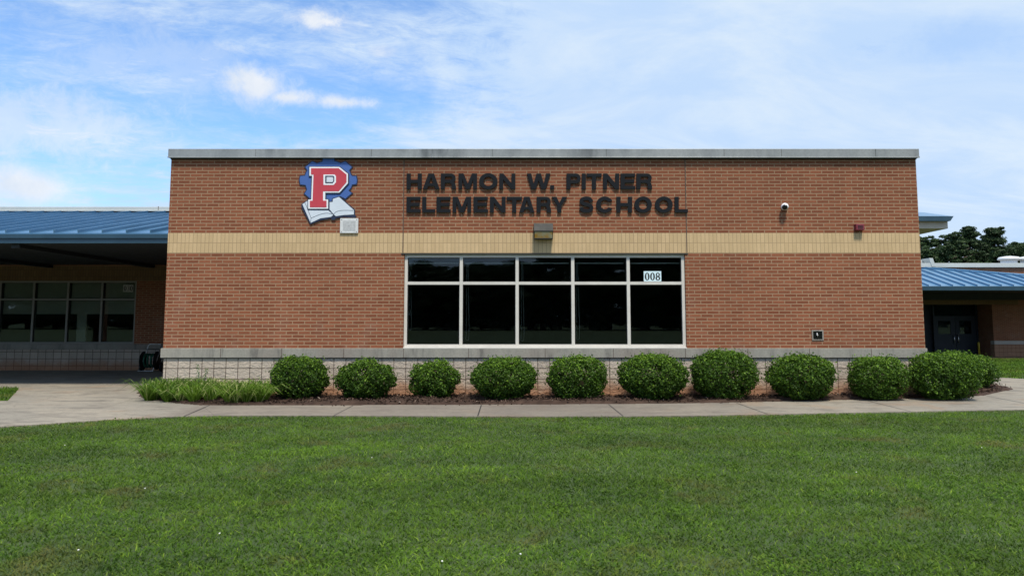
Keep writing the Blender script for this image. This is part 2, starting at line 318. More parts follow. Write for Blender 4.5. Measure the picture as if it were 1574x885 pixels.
# ------------------------------------------------------------------ geometry helpers
def tag(o, label=None, cat=None, group=None, kind=None):
    if label: o['label'] = label
    if cat: o['category'] = cat
    if group: o['group'] = group
    if kind: o['kind'] = kind
    return o
def empty(name, loc, label, cat, group=None):
    o = bpy.data.objects.new(name, None); C.objects.link(o); o.location = loc; o.empty_display_size = .2
    return tag(o, label, cat, group)
def absloc(o):
    v = Vector((0, 0, 0))
    while o: v += Vector(o.location); o = o.parent
    return v
class MB:
    def __init__(s): s.v = []; s.f = []; s.sm = []
    def add(s, vs, fs, smooth=False):
        k = len(s.v); s.v += [tuple(v) for v in vs]; s.f += [tuple(i + k for i in f) for f in fs]; s.sm += [smooth] * len(fs); return s
    def box(s, x0, x1, y0, y1, z0, z1):
        if x0 > x1: x0, x1 = x1, x0
        if z0 > z1: z0, z1 = z1, z0
        if y0 > y1: y0, y1 = y1, y0
        return s.add([(x0, y0, z0), (x1, y0, z0), (x1, y1, z0), (x0, y1, z0), (x0, y0, z1), (x1, y0, z1), (x1, y1, z1), (x0, y1, z1)],
              [(0, 3, 2, 1), (4, 5, 6, 7), (0, 1, 5, 4), (1, 2, 6, 5), (2, 3, 7, 6), (3, 0, 4, 7)])
    def hexa(s, p): # 8 points like box
        return s.add(p, [(0, 3, 2, 1), (4, 5, 6, 7), (0, 1, 5, 4), (1, 2, 6, 5), (2, 3, 7, 6), (3, 0, 4, 7)])
    def tube(s, pts, r, n=8, cap=True):
        pts = [Vector(p) for p in pts]; rs = r if isinstance(r, (list, tuple)) else [r] * len(pts)
        vs = []; prev = None
        for i, p in enumerate(pts):
            d = (pts[min(i + 1, len(pts) - 1)] - pts[max(i - 1, 0)]).normalized()
            if prev is None: a = d.orthogonal().normalized()
            else: a = (prev - d * prev.dot(d)); a = a.normalized() if a.length > 1e-6 else d.orthogonal().normalized()
            prev = a; b = d.cross(a)
            vs += [p + (a * math.cos(2 * math.pi * k / n) + b * math.sin(2 * math.pi * k / n)) * rs[i] for k in range(n)]
        fs = [(i * n + k, i * n + (k + 1) % n, (i + 1) * n + (k + 1) % n, (i + 1) * n + k) for i in range(len(pts) - 1) for k in range(n)]
        if cap: fs += [tuple(range(n - 1, -1, -1)), tuple((len(pts) - 1) * n + k for k in range(n))]
        return s.add(vs, fs, True)
    def lathe(s, c, axis, prof, n=24):
        """prof = [(radius, distance along axis)]"""
        c = Vector(c); ax = Vector(axis).normalized(); a = ax.orthogonal().normalized(); b = ax.cross(a)
        vs = []
        for r, h in prof: vs += [c + ax * h + (a * math.cos(2 * math.pi * k / n) + b * math.sin(2 * math.pi * k / n)) * r for k in range(n)]
        fs = [(i * n + k, i * n + (k + 1) % n, (i + 1) * n + (k + 1) % n, (i + 1) * n + k) for i in range(len(prof) - 1) for k in range(n)]
        fs += [tuple(range(n - 1, -1, -1)), tuple((len(prof) - 1) * n + k for k in range(n))]
        return s.add(vs, fs, True)
    def plate(s, outer, holes, Y, depth, tf):
        """2-D loops -> slab; front face at Y-depth (towards the camera), back at Y; tf maps (u,v)->(X,Z)"""
        loops = [[Vector((*tf(*p), 0)) for p in L] for L in [outer] + list(holes)]
        flatp = [p for L in loops for p in L]; tri = tessellate_polygon(loops); n = len(flatp); vs = []
        for p in flatp: vs.append((p.x, Y - depth, p.y))
        for p in flatp: vs.append((p.x, Y, p.y))
        fs = []
        for a, b, c in tri:
            A, B, Cc = flatp[a], flatp[b], flatp[c]
            ar = (B.x - A.x) * (Cc.y - A.y) - (B.y - A.y) * (Cc.x - A.x)
            if ar < 0: b, c = c, b
            fs += [(a, b, c), (a + n, c + n, b + n)]
        k = 0
        for L in loops:
            m = len(L); fs += [(k + i, k + n + i, k + n + (i + 1) % m, k + (i + 1) % m) for i in range(m)]; k += m
        return s.add(vs, fs)
    def build(s, name, m, parent=None, bevel=0, label=None):
        me = bpy.data.meshes.new(name); off = absloc(parent) if parent else Vector((0, 0, 0))
        me.from_pydata([(v[0] - off.x, v[1] - off.y, v[2] - off.z) for v in s.v], [], s.f)
        me.polygons.foreach_set('use_smooth', s.sm)
        bm = bmesh.new(); bm.from_mesh(me); bmesh.ops.recalc_face_normals(bm, faces=bm.faces); bm.to_mesh(me); bm.free()
        me.materials.append(m); me.update()
        o = bpy.data.objects.new(name, me); C.objects.link(o)
        if parent: o.parent = parent
        if label: o['label'] = label
        if bevel:
            b = o.modifiers.new('bevel', 'BEVEL'); b.width = bevel; b.segments = 2; b.limit_method = 'ANGLE'; b.angle_limit = R(40)
        return o
def box_obj(name, m, parent, x0, x1, y0, y1, z0, z1, bevel=0, label=None):
    return MB().box(x0, x1, y0, y1, z0, z1).build(name, m, parent, bevel, label)
def raw_mesh(name, verts, sizes, idx, tint, m, smooth=False):
    me = bpy.data.meshes.new(name); nv = len(verts); nf = len(sizes)
    me.vertices.add(nv); me.vertices.foreach_set('co', np.ascontiguousarray(verts, dtype=np.float32).ravel())
    me.loops.add(len(idx)); me.loops.foreach_set('vertex_index', np.ascontiguousarray(idx, dtype=np.int32))
    me.polygons.add(nf); st = np.concatenate([[0], np.cumsum(sizes)[:-1]]).astype(np.int32)
    me.polygons.foreach_set('loop_start', st)
    me.update(calc_edges=True)
    at = me.attributes.new('tint', 'FLOAT', 'POINT'); at.data.foreach_set('value', np.ascontiguousarray(tint, dtype=np.float32))
    if smooth: me.polygons.foreach_set('use_smooth', np.ones(nf, dtype=bool))
    me.materials.append(m); return me
def norm(a): return a / np.maximum(np.linalg.norm(a, axis=1, keepdims=True), 1e-9)
def leaf_cloud(name, cen, nrm, size, tint, m, aspect=.5, r=None):
    """one small pointed, slightly folded leaf per centre"""
    r = r or rng; n = len(cen); up = norm(r.normal(size=(n, 3))); a = norm(np.cross(nrm, up)); b = np.cross(nrm, a)
    s = size[:, None]; fold = nrm * s * .18
    v = np.empty((n, 6, 3))
    v[:, 0] = cen - a * s * .5; v[:, 1] = cen - a * s * .05 + b * s * aspect * .5 + fold; v[:, 2] = cen + a * s * .5
    v[:, 3] = cen - a * s * .05 - b * s * aspect * .5 + fold; v[:, 4] = cen + a * s * .25 + b * s * aspect * .38 + fold * .8; v[:, 5] = cen + a * s * .25 - b * s * aspect * .38 + fold * .8
    idx = (np.arange(n)[:, None] * 6 + np.array([0, 2, 4, 1, 0, 3, 5, 2])[None]).ravel()
    return raw_mesh(name, v.reshape(-1, 3), np.full(n * 2, 4), idx, np.repeat(tint, 6), m)
def blades(name, base, height, width, lean, azim, tint, m, curve=1.0, droop=.12):
    n = len(base); ld = np.stack([np.cos(azim), np.sin(azim), np.zeros(n)], 1); wa = rng.uniform(0, 2 * np.pi, n)
    wd = np.stack([np.cos(wa), np.sin(wa), np.zeros(n)], 1) * width[:, None] * .5
    up = np.array([0, 0, 1.0]); v = np.empty((n, 7, 3)); h = height[:, None]; l = (lean * height)[:, None]
    v[:, 0] = base - wd; v[:, 1] = base + wd
    p1 = base + up * h * .5 + ld * l * .25; v[:, 2] = p1 - wd * .9; v[:, 3] = p1 + wd * .9
    p2 = base + up * h * .85 + ld * l * .62 * curve; v[:, 4] = p2 - wd * .6; v[:, 5] = p2 + wd * .6
    v[:, 6] = base + up * h * (1.0 - droop * np.minimum(lean, 2)[:, None] * curve) + ld * l * curve
    idx = (np.arange(n)[:, None] * 7 + np.array([0, 1, 3, 2, 2, 3, 5, 4, 4, 5, 6])[None]).ravel()
    sizes = np.tile([4, 4, 3], n)
    return raw_mesh(name, v.reshape(-1, 3), sizes, idx, np.repeat(tint, 7), m)
def link(name, me, parent=None):
    o = bpy.data.objects.new(name, me); C.objects.link(o)
    if parent: o.parent = parent
    return o
def in_poly(x, y, poly):
    ins = np.zeros(len(x), bool); m = len(poly)
    for i in range(m):
        x0, y0 = poly[i][:2]; x1, y1 = poly[(i + 1) % m][:2]
        c = ((y0 > y) != (y1 > y)); xi = (x1 - x0) * (y - y0) / ((y1 - y0) if y1 != y0 else 1e-9) + x0; ins ^= c & (x < xi)
    return ins

# ------------------------------------------------------------------ ground
XL, XR = P(250.8, 535).x, P(1422.3, 535).x                      # the main block's two front corners
def gz(x, y):
    kx = np.clip((np.asarray(x, float) - 6.5) / 2.5, 0, 1); ky = np.clip((np.asarray(y, float) - 4.0) / 20.0, 0, 1)
    return -.45 * kx * kx * (3 - 2 * kx) * ky
def sheet(name, xs, ys, dz, m):
    mb = MB(); nx, ny = len(xs), len(ys)
    mb.add([(x, y, float(gz(x, y)) + dz) for y in ys for x in xs], [(j * nx + i, j * nx + i + 1, (j + 1) * nx + i + 1, (j + 1) * nx + i) for j in range(ny - 1) for i in range(nx - 1)])
    return mb.build(name, m)
xs = [-1200, -400, -100, -40, -20, -10, 0, 4, 6.5] + list(np.linspace(6.9, 9.4, 9)) + [12, 16, 20, 26, 34, 50, 100, 400, 1200]
ys = [-1200, -400, -120, -60, -20, -10, -4, 0, 2] + list(np.linspace(4, 24, 11)) + [30, 40, 60, 120, 400, 1200]
tag(sheet('ground', xs, ys, -.02, M['ground']), kind='structure')

def slab(name, pts, m, top=.0, thick=.12, holes=()):
    mb = MB(); L = [Vector((p[0], p[1], 0)) for p in pts]; tri = tessellate_polygon([L]); n = len(L)
    vs = [(p.x, p.y, float(gz(p.x, p.y)) + top) for p in L] + [(p.x, p.y, float(gz(p.x, p.y)) + top - thick) for p in L]
    fs = []
    for a, b, c in tri:
        A, B, Cc = L[a], L[b], L[c]
        if (B.x - A.x) * (Cc.y - A.y) - (B.y - A.y) * (Cc.x - A.x) < 0: b, c = c, b
        fs += [(a, b, c), (a + n, c + n, b + n)]
    fs += [(i, i + n, (i + 1) % n + n, (i + 1) % n) for i in range(n)]
    mb.add(vs, fs); return mb.build(name, m)
near = [(-2500, 760), (-700, 692), (-300, 672), (0, 655), (60, 651.5), (120, 647.5), (180, 643.8), (250, 640.3), (330, 638.4), (480, 638.3), (640, 639), (800, 639.6), (955, 639.4), (1080, 638.2), (1180, 636.4), (1300, 634), (1400, 632.2), (1480, 630.8), (1574, 629), (1800, 625), (2600, 618)]
far = [(310, 622.4), (445, 622.6), (640, 621.8), (800, 621.2), (955, 620.4), (1060, 619.4), (1130, 618), (1220, 616), (1300, 614.2), (1400, 612), (1480, 610), (1512, 607.4), (1556, 598)]
NEAR = [G(*p) for p in near]; FAR = [G(*p) for p in far]
jx = XY(313, 0)
# front walk: between the lawn edge and the planting bed, on to the right past the corner
i0 = 8
walk = [tuple(NEAR[i])[:2] for i in range(i0, len(NEAR))] + [(40, 2.2), (14, 4.0), tuple(G(1574, 582))[:2], tuple(G(1530, 578.5))[:2], (10.0, 4.6), (7.0, 4.2), (6.9, 2.6)] + [tuple(G(1518, 590.5))[:2]] + [tuple(p)[:2] for p in reversed(FAR)]
tag(slab('sidewalk', walk, M['concrete'], 0.0), kind='structure')
# left patio under and in front of the walkway roof
patch = [G(-900, 595), G(26, 595), G(29, 597), G(18, 609), G(12, 615.5), G(0, 615.8), G(-200, 622), G(-900, 640)]
bedL = [(XL - .01, .95), tuple(G(226, 600.5))[:2], tuple(G(214, 603))[:2], tuple(G(216, 609))[:2], tuple(G(240, 614.5))[:2], tuple(G(270, 618.5))[:2]]
patio = [tuple(NEAR[i])[:2] for i in range(0, i0 + 1)] + [tuple(FAR[0])[:2]] + list(reversed(bedL)) + [(XL, 1.0), (XL, 7.2), (-30, 7.2), (-30, 2.9)] 
pz = [tuple(p)[:2] for p in patch]
patio = patio[:-1] + [(-30, 2.0)] + [pz[1], pz[2], pz[3], pz[4], pz[5], pz[6]] + [(-30, -1.6)]
tag(slab('patio', patio, M['concrete'], -.002), kind='structure')
# tooled joints between slabs
jm = MB()
for (xa, ya, xb, yb) in [(542.5, 623, 513, 638.4), (739.8, 622.2, 734.4, 639), (935.5, 621.2, 957.8, 639.2), (1132, 619, 1180, 636), (1329, 614.5, 1400, 632), (1516, 608, 1620, 628), (322, 622.5, 283, 639.2)]:
    a, b = G(xa, ya, .0015), G(xb, yb, .0015); d = (b - a).normalized() * .0; s = Vector((.008, 0, 0))
    jm.add([a - s, a + s, b + s, b - s], [(0, 1, 2, 3)])
for (xa, ya, xb, yb) in [(0, 649, 175, 622), (60, 647.8, 60, 647.7), (40, 600, 180, 581), (175, 622, 205, 612)]:
    a, b = G(xa, ya, .0015), G(xb, yb, .0015); s = Vector((0, .008, 0)); jm.add([a - s, b - s, b + s, a + s], [(0, 1, 2, 3)])
tag(jm.build('sidewalk_joint', M['gasket']), kind='structure')
# mulch bed
bed = [tuple(p)[:2] for p in FAR] + [tuple(G(1518, 590.5))[:2], (6.99, 2.5), (6.99, .02), (XL, .02)] + bedL
gx, gy = np.meshgrid(np.arange(-7.2, 9.6, .06), np.arange(-1.6, 2.7, .06)); ok = in_poly(gx.ravel() + .0, gy.ravel(), bed).reshape(gx.shape)
hz = .03 + .022 * np.sin(gx * 3.1) * np.sin(gy * 4.3 + gx) + rng.normal(0, .006, gx.shape)
tri = MB(); fs = [(j * gx.shape[1] + i, j * gx.shape[1] + i + 1, (j + 1) * gx.shape[1] + i + 1, (j + 1) * gx.shape[1] + i) for j in range(gx.shape[0] - 1) for i in range(gx.shape[1] - 1) if ok[j, i] or ok[j, i + 1] or ok[j + 1, i] or ok[j + 1, i + 1]]
edge = np.where(ok, hz, -.015)
idx = np.array(fs).ravel(); gv = np.stack([gx.ravel(), gy.ravel(), edge.ravel()], 1)
n = 26000; cx_ = rng.uniform(-7, 9.4, n); cy_ = rng.uniform(-1.7, 2.6, n); farx = np.array([p.x for p in FAR]); fary = np.array([p.y for p in FAR]); inb = in_poly(cx_, cy_, bed)
spill = (~inb) & (cx_ > -4) & (cx_ < 8.5) & (cy_ < 0) & (rng.random(n) < .30 * np.exp(-(np.interp(cx_, farx, fary) - cy_) / .05)); k = inb | spill; cx_, cy_, inb = cx_[k], cy_[k], inb[k]
cc = np.stack([cx_, cy_, .045 + .022 * np.sin(cx_ * 3.1) * np.sin(cy_ * 4.3 + cx_) + rng.uniform(-.012, .012, len(cx_))], 1); cc[~inb, 2] = .006
nn = norm(rng.normal(size=(len(cx_), 3)) * .45 + np.array([0, 0, 1.0])); tn = rng.uniform(0, .86, len(cx_)); tn[rng.random(len(cx_)) < .012] = 1.0
tmp = leaf_cloud('tmp', cc, nn, rng.uniform(.02, .065, len(cx_)), tn, M['mulch'], .38)
v2 = np.empty(len(tmp.vertices) * 3, np.float32); tmp.vertices.foreach_get('co', v2); v2 = v2.reshape(-1, 3)
i2 = np.empty(len(tmp.loops), np.int32); tmp.loops.foreach_get('vertex_index', i2)
allv = np.concatenate([gv, v2]); alli = np.concatenate([idx, i2 + len(gv)]); t2 = np.concatenate([rng.uniform(0, .4, len(gv)), np.repeat(tn, 6)])
bpy.data.meshes.remove(tmp)
tag(link('mulch_bed', raw_mesh('mulch_bed', allv, np.full(len(alli) // 4, 4), alli, t2, M['mulch'])), 'dark brown bark mulch under the row of round bushes', 'mulch', kind='stuff')
# dirt strip against the right wing
tag(slab('dirt_path', [(19, 24.0), (40, 24.0), (40, 21.9), (30, 21.6), (19, 21.9)], M['clay'], .0, .05), kind='structure')

# ------------------------------------------------------------------ lawn
nearx = np.array([p.x for p in NEAR]); neary = np.array([p.y for p in NEAR])
def lawn_pts(x0, x1, y0, y1, n, edge=True, poly=None):
    x = rng.uniform(x0, x1, n); y = rng.uniform(y0, y1, n)
    if edge: k = y < np.interp(x, nearx, neary) + .02 + rng.normal(0, .015, n)
    if poly is not None: k = in_poly(x, y, poly)
    return x[k], y[k]
gb = []
for (y0, y1, dens, hw) in [(-10.4, -8.6, 5200, 3.9), (-8.6, -6.6, 4200, 5.4), (-6.6, -4.4, 3000, 7.2), (-4.4, -1.8, 2400, 9.6)]:
    x, y = lawn_pts(-hw, hw, y0, y1, int(dens * (y1 - y0) * hw * 2)); gb.append(np.stack([x, y, np.full(len(x), -.02)], 1))
gb = np.concatenate(gb); n = len(gb)
clump = np.sin(gb[:, 0] * 2.3 + np.sin(gb[:, 1] * 1.7) * 2) * np.sin(gb[:, 1] * 2.9 + np.cos(gb[:, 0] * 1.9) * 2)
hh = rng.uniform(.014, .030, n) * (1 + .18 * clump); tall = rng.random(n) < .012; hh[tall] *= 1.5
tn = np.clip(rng.normal(.42, .26, n) + .10 * clump, 0, .9); tn[rng.random(n) < .05] = 1
lawn = link('lawn', blades('lawn', gb, hh, rng.uniform(.0035, .0075, n), rng.uniform(.6, 3.0, n), rng.uniform(0, 6.28, n), tn, M['grass']))
tag(lawn, 'mown green grass lawn in front of the sidewalk', 'grass', kind='stuff')
# broad-leaf weeds and clover patches knitted into the turf
n = 5200; wc = []
for q in range(110):
    yq = rng.uniform(-9.8, -3); xq = rng.uniform(-1, 1) * (D + yq) * .72; m_ = int(rng.uniform(40, 120)); r_ = rng.uniform(.08, .35)
    a_ = rng.uniform(0, 6.28, m_); rr = r_ * np.sqrt(rng.random(m_)); wc.append(np.stack([xq + rr * np.cos(a_), yq + rr * np.sin(a_), rng.uniform(.012, .03, m_)], 1))
wc = np.concatenate(wc); kk = wc[:, 1] < np.interp(wc[:, 0], nearx, neary) - .1; wc = wc[kk]; n = len(wc)
tag(link('clover', leaf_cloud('clover', wc, norm(rng.normal(size=(n, 3)) * .5 + np.array([0, 0, 1])), rng.uniform(.010, .022, n), np.clip(rng.normal(.4, .2, n), 0, .85), M['grass'], .8)), 'patches of low broad-leaved clover in the lawn', 'clover', kind='stuff')
fl = MB()
for q in range(9):
    yq = random.uniform(-9.3, -3.2); xq = random.uniform(-1, 1) * (D + yq) * .66
    if yq > np.interp(xq, nearx, neary) - .15: continue
    fl.lathe((xq, yq, .03), (0, 0, 1), [(.002, 0), (.005, .003), (.006, .006), (.003, .009)], 6)
tag(fl.build('clover_flower', M['clover']), 'tiny white clover blossoms scattered through the lawn', 'flowers', kind='stuff')
rp = [tuple(G(1530, 578.5))[:2], tuple(G(1574, 582))[:2], (14, 4.0), (40, 2.2), (40, 21.7), (30, 21.5), (19, 21.8), (9, 10)]
x, y = lawn_pts(9, 32, 3.3, 22, 150000, False, rp); b_ = np.stack([x, y, gz(x, y) - .02], 1); n = len(b_)
tag(link('lawn_patch', blades('lawn_patch', b_, rng.uniform(.03, .06, n), rng.uniform(.010, .018, n), rng.uniform(.2, 1.2, n), rng.uniform(0, 6.28, n), np.clip(rng.normal(.55, .18, n), 0, .9), M['grass'])), 'strip of green grass beyond the walk on the right', 'grass', kind='stuff')
x, y = lawn_pts(-22, -8, -2.0, 2.2, 60000, False, pz); b_ = np.stack([x, y, np.full(len(x), -.02)], 1); n = len(b_)
tag(link('lawn_patch', blades('lawn_patch', b_, rng.uniform(.03, .06, n), rng.uniform(.006, .011, n), rng.uniform(.2, 1.2, n), rng.uniform(0, 6.28, n), np.clip(rng.normal(.42, .18, n), 0, .9), M['grass'])), 'corner of green grass cut into the left patio', 'grass', kind='stuff')

# ------------------------------------------------------------------ main block
WT = .30
school = empty('school_building', ((XL + XR) / 2, 3.5, 0), 'long flat-roofed red brick block with a buff band and a wide dark window', 'school building')
zt = ZY(243); wx0, wx1 = XY(620.5, 0, 460), XY(1054.2, 0, 460); wz0, wz1 = ZY(535.4), ZY(390.3)
BD = 9.0
b = MB()
b.box(XL, XR, 0, WT, zbt2, zt)                                   # above the band
b.box(XL, wx0, 0, WT, zb, zbt).box(wx1, XR, 0, WT, zb, zbt)      # either side of the window
for xa, xb in ((XL, XL + WT), (XR - WT, XR)): b.box(xa, xb, WT, BD, zb, zbt); b.box(xa, xb, WT, BD, zbt2, zt)
b.box(XL, XR, BD, BD + WT, 0, zt)
b.build('brick_wall', M['brick'], school)
b = MB(); b.box(XL, XR, -.002, WT - .01, zbt, zbt2)
for xa, xb in ((XL - .002, XL + WT - .01), (XR - WT + .01, XR + .002)): b.box(xa, xb, WT, BD, zbt, zbt2)
b.build('buff_brick_band', M['buff'], school)
zs1 = ZY(549.6)
b = MB(); b.box(XL - .03, XR + .02, -.030, WT - .02, zs1, zb - .001)
for xa, xb in ((XL - .03, XL + WT), (XR - WT, XR + .02)): b.box(xa, xb, WT - .02, BD, zs1, zb - .001)
b.build('stone_ledge', M['stone'], school, .006)
for px in (338.5, 432.5, 528, 620, 720, 838, 943, 1054, 1150, 1245, 1340): xx = XY(px, -.045, 542); MB().box(xx - .004, xx + .004, -.0325, -.02, zs1 + .002, zb - .003).build('ledge_joint', M['sealant'], school)
b = MB(); b.box(XL + .015, XR - .015, .003, WT, -.3, zs1)
for xa, xb in ((XL + .015, XL + WT), (XR - WT, XR - .015)): b.box(xa, xb, WT, BD, -.5, zs1)
b.build('block_base', M['cmu'], school)
b = MB(); b.box(XL + .02, XR - .02, -.004, .06, zs1 - .012, zs1 - .001); b.build('base_flashing', M['black'], school)
for px in (620.2, 1054.4):
    xx = XY(px, 0, 320); b = MB().box(xx - .008, xx + .008, -.0045, .01, zbt + .01, zt - .01)
    if px < 700: xx2 = xx
    b.build('control_joint', M['sealant'], school)
# lintel line under the band
MB().box(wx0 - .05, wx1 + .05, -.012, .05, wz1 - .008, wz1 + .012).build('steel_lintel', M['bronze'], school, label='thin dark rusty lintel over the window')
# coping
zc0, zc1 = ZY(242.2, -.07), ZY(228.8, -.07)
b = MB(); b.box(XL + .0 - .03, XR + .03, -.07, .36, zc0, zc1)
b.box(XL - .03, XL + .36, .36, BD + .3, zc0, zc1).box(XR - .36, XR + .03, .36, BD + .3, zc0, zc1)
b.box(XL - .036, XR + .036, -.078, -.066, zc0 - .006, zc0 + .016)
cp = b.build('coping', M['zinc'], school, .004)
for px in (393, 571, 757, 932, 1113, 1201, 1346): xx = XY(px, -.07, 236); MB().box(xx - .002, xx + .002, -.073, -.05, zc0 + .018, zc1 - .004).build('coping_seam', M['bronze'], school)
MB().box(XL - .01, XR + .01, -.012, .3, zc0 - .02, zc0 + .01).build('coping_flashing', M['black'], school)
box_obj('roof', M['roofflat'], school, XL + .1, XR - .1, .3, BD, zt - .16, zt - .08)
# interior
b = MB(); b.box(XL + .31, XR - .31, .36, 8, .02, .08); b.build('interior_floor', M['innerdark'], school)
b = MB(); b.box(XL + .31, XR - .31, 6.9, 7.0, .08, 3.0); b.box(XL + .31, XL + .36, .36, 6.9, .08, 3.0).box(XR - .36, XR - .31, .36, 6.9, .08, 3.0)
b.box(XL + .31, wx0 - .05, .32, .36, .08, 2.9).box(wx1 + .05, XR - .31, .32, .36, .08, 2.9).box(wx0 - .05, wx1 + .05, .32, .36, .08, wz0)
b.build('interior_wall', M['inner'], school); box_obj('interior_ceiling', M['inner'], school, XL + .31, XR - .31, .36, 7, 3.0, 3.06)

# main window
def window(parent, x0, x1, z0, z1, Y, muls, trans, fw=.055, fm=None, dep=.10, gl=None, label=None, botf=None, fr=None):
    """frame with one pane per opening; muls/trans are centre lines"""
    b = MB(); fm = fm or M['alu']; mw = fw * .5 if fr is None else fr
    bf = botf or fw
    b.box(x0, x0 + fw, Y, Y + dep, z0, z1).box(x1 - fw, x1, Y, Y + dep, z0, z1)
    b.box(x0 + fw, x1 - fw, Y + .001, Y + dep, z0, z0 + bf).box(x0 + fw, x1 - fw, Y + .001, Y + dep, z1 - fw, z1)
    for m_ in muls: b.box(m_ - mw, m_ + mw, Y + .002, Y + dep - .002, z0 + bf, z1 - fw)
    xsx = [x0 + fw] + [q for m_ in muls for q in (m_ - mw, m_ + mw)] + [x1 - fw]
    for i in range(0, len(xsx), 2): b.box(xsx[i], xsx[i + 1], Y + .003, Y + dep - .003, trans - mw * .9, trans + mw * .9)
    wo = b.build('window', fm, parent, .003, label)
    for i in range(0, len(xsx), 2):
        for (a, c) in ((z0 + bf, trans - mw * .9), (trans + mw * .9, z1 - fw)):
            g = MB().box(xsx[i] - .004, xsx[i + 1] + .004, Y + .045, Y + .051, a - .004, c + .004).build('pane', M['glass'], wo)
            q = MB(); gw = .009; X0, X1 = xsx[i], xsx[i + 1]
            q.box(X0, X0 + gw, Y + .028, Y + .044, a, c).box(X1 - gw, X1, Y + .028, Y + .044, a, c).box(X0 + gw, X1 - gw, Y + .028, Y + .044, a, a + gw).box(X0 + gw, X1 - gw, Y + .028, Y + .044, c - gw, c)
            q.build('gasket', M['gasket'], wo)
    return wo
WY = .035
mul = [XY(p, WY, 460) for p in (708.7, 794.9, 880.8, 966.3)]
win = window(school, wx0 + .004, wx1 - .004, wz0 + .004, wz1 - .006, WY, mul, ZY(435.3, WY), .052, label='wide aluminium window of five bays with a transom bar', botf=.062, fr=.027)
b = MB(); b.box(wx0 + .004, wx1 - .004, -.03, WY, wz0 - .004, wz0 + .022); b.build('sill', M['alu'], win, .004)
# blind rails and cords inside
b = MB(); xsx = [wx0] + mul + [wx1]
for i in range(5):
    b.box(xsx[i] + .06, xsx[i + 1] - .06, .17, .20, wz1 - .155, wz1 - .135)
b.build('blind_rail', M['cord'], win)
for i, dxx, zlo in ((0, .08, .50), (1, .10, .22), (2, .09, .20), (3, .09, .24)):
    X = xsx[i] + dxx; ztop = wz1 - .15; zl = wz0 + zlo * .6
    pts = [(X - .015, .19, ztop), (X - .02, .19, zl + .1)] + [(X + .028 * math.sin(a), .19, zl + .03 - .03 * math.cos(a)) for a in (-1.2, -.6, 0, .6, 1.2)] + [(X + .03, .19, zl + .2), (X + .005, .19, ztop)]
    MB().tube(pts, .0035, 5).build('blind_cord', M['cord'], win)
# paper number 008 : digits with thick sides and thin top and bottom
def ell(cx, cy, rx, ry, n=36): return [(cx + rx * math.cos(2 * math.pi * i / n), cy + ry * math.sin(2 * math.pi * i / n)) for i in range(n)]
def number_sign(text, x0, x1, z0, z1, Y, label, cat, ground, paper, ink):
    s = empty('number_sign', ((x0 + x1) / 2, Y, z0), label, cat)
    MB().box(x0, x1, Y, Y + .002, z0, z1).build('paper', paper, s)
    W, Hh = x1 - x0, z1 - z0; b = MB(); n = len(text); cw = W * .92 / n
    for i, ch in enumerate(text):
        cx = x0 + W * .04 + cw * (i + .5); cy = z0 + Hh * .50; rx = cw * .45; ry = Hh * .36; tf = lambda u, v: (u, v)
        if ch == '0': b.plate(ell(cx, cy, rx, ry), [ell(cx, cy, rx * .34, ry * .84)], Y - .0005, .001, tf)
        elif ch == '8':
            b.plate(ell(cx, cy + ry * .47, rx * .86, ry * .53), [ell(cx, cy + ry * .50, rx * .34, ry * .34)], Y - .0005, .001, tf)
            b.plate(ell(cx, cy - ry * .45, rx * .98, ry * .57), [ell(cx, cy - ry * .48, rx * .38, ry * .36)], Y - .0008, .001, tf)
        elif ch == '3':
            def arc(c, r1x, r1y, r2x, r2y, a0, a1, n=20):
                o = [(c[0] + r1x * math.cos(a0 + (a1 - a0) * k / n), c[1] + r1y * math.sin(a0 + (a1 - a0) * k / n)) for k in range(n + 1)]
                return o + [(c[0] + r2x * math.cos(a0 + (a1 - a0) * k / n), c[1] + r2y * math.sin(a0 + (a1 - a0) * k / n)) for k in range(n, -1, -1)]
            b.plate(arc((cx, cy + ry * .48), rx * .8, ry * .52, rx * .35, ry * .38, R(160), R(-90)), [], Y - .0005, .001, tf)
            b.plate(arc((cx, cy - ry * .45), rx * .9, ry * .55, rx * .4, ry * .40, R(90), R(-160)), [], Y - .0008, .001, tf)
    b.build('numerals', ink, s); return s
pz0, pz1 = ZY(433.2, WY + .03), ZY(416.7, WY + .03)
number_sign('008', XY(989.5, .07, 425), XY(1016.3, .07, 425), pz0, pz1, .066, 'pale blue paper with black numerals 008 in the rightmost upper pane', 'number sign', None, M['paper'], M['ink'])

# ------------------------------------------------------------------ lettering
def stroke(pts, w, closed=False):
    n = len(pts); L, Rr = [], []
    ws = w if isinstance(w, list) else [w] * n
    for i in range(n):
        a = Vector(pts[max(i - 1, 0)]); c = Vector(pts[min(i + 1, n - 1)]); d = (c - a).normalized(); nrm = Vector((-d.y, d.x)) * ws[i] / 2; p = Vector(pts[i])
        L.append(tuple(p + nrm)); Rr.append(tuple(p - nrm))
    return L + Rr[::-1]
def catmull(pts, k=8):
    P_ = [pts[0]] + pts + [pts[-1]]; out = []
    for i in range(1, len(P_) - 2):
        p0, p1, p2, p3 = [Vector(q) for q in P_[i - 1:i + 3]]
        for j in range(k):
            t = j / k; out.append(tuple(.5 * ((2 * p1) + (p2 - p0) * t + (2 * p0 - 5 * p1 + 4 * p2 - p3) * t * t + (-p0 + 3 * p1 - 3 * p2 + p3) * t ** 3)))
    out.append(tuple(pts[-1])); return out
def arcp(cx, cy, rx, ry, a0, a1, n=12): return [(cx + rx * math.cos(R(a0 + (a1 - a0) * i / n)), cy + ry * math.sin(R(a0 + (a1 - a0) * i / n))) for i in range(n + 1)]
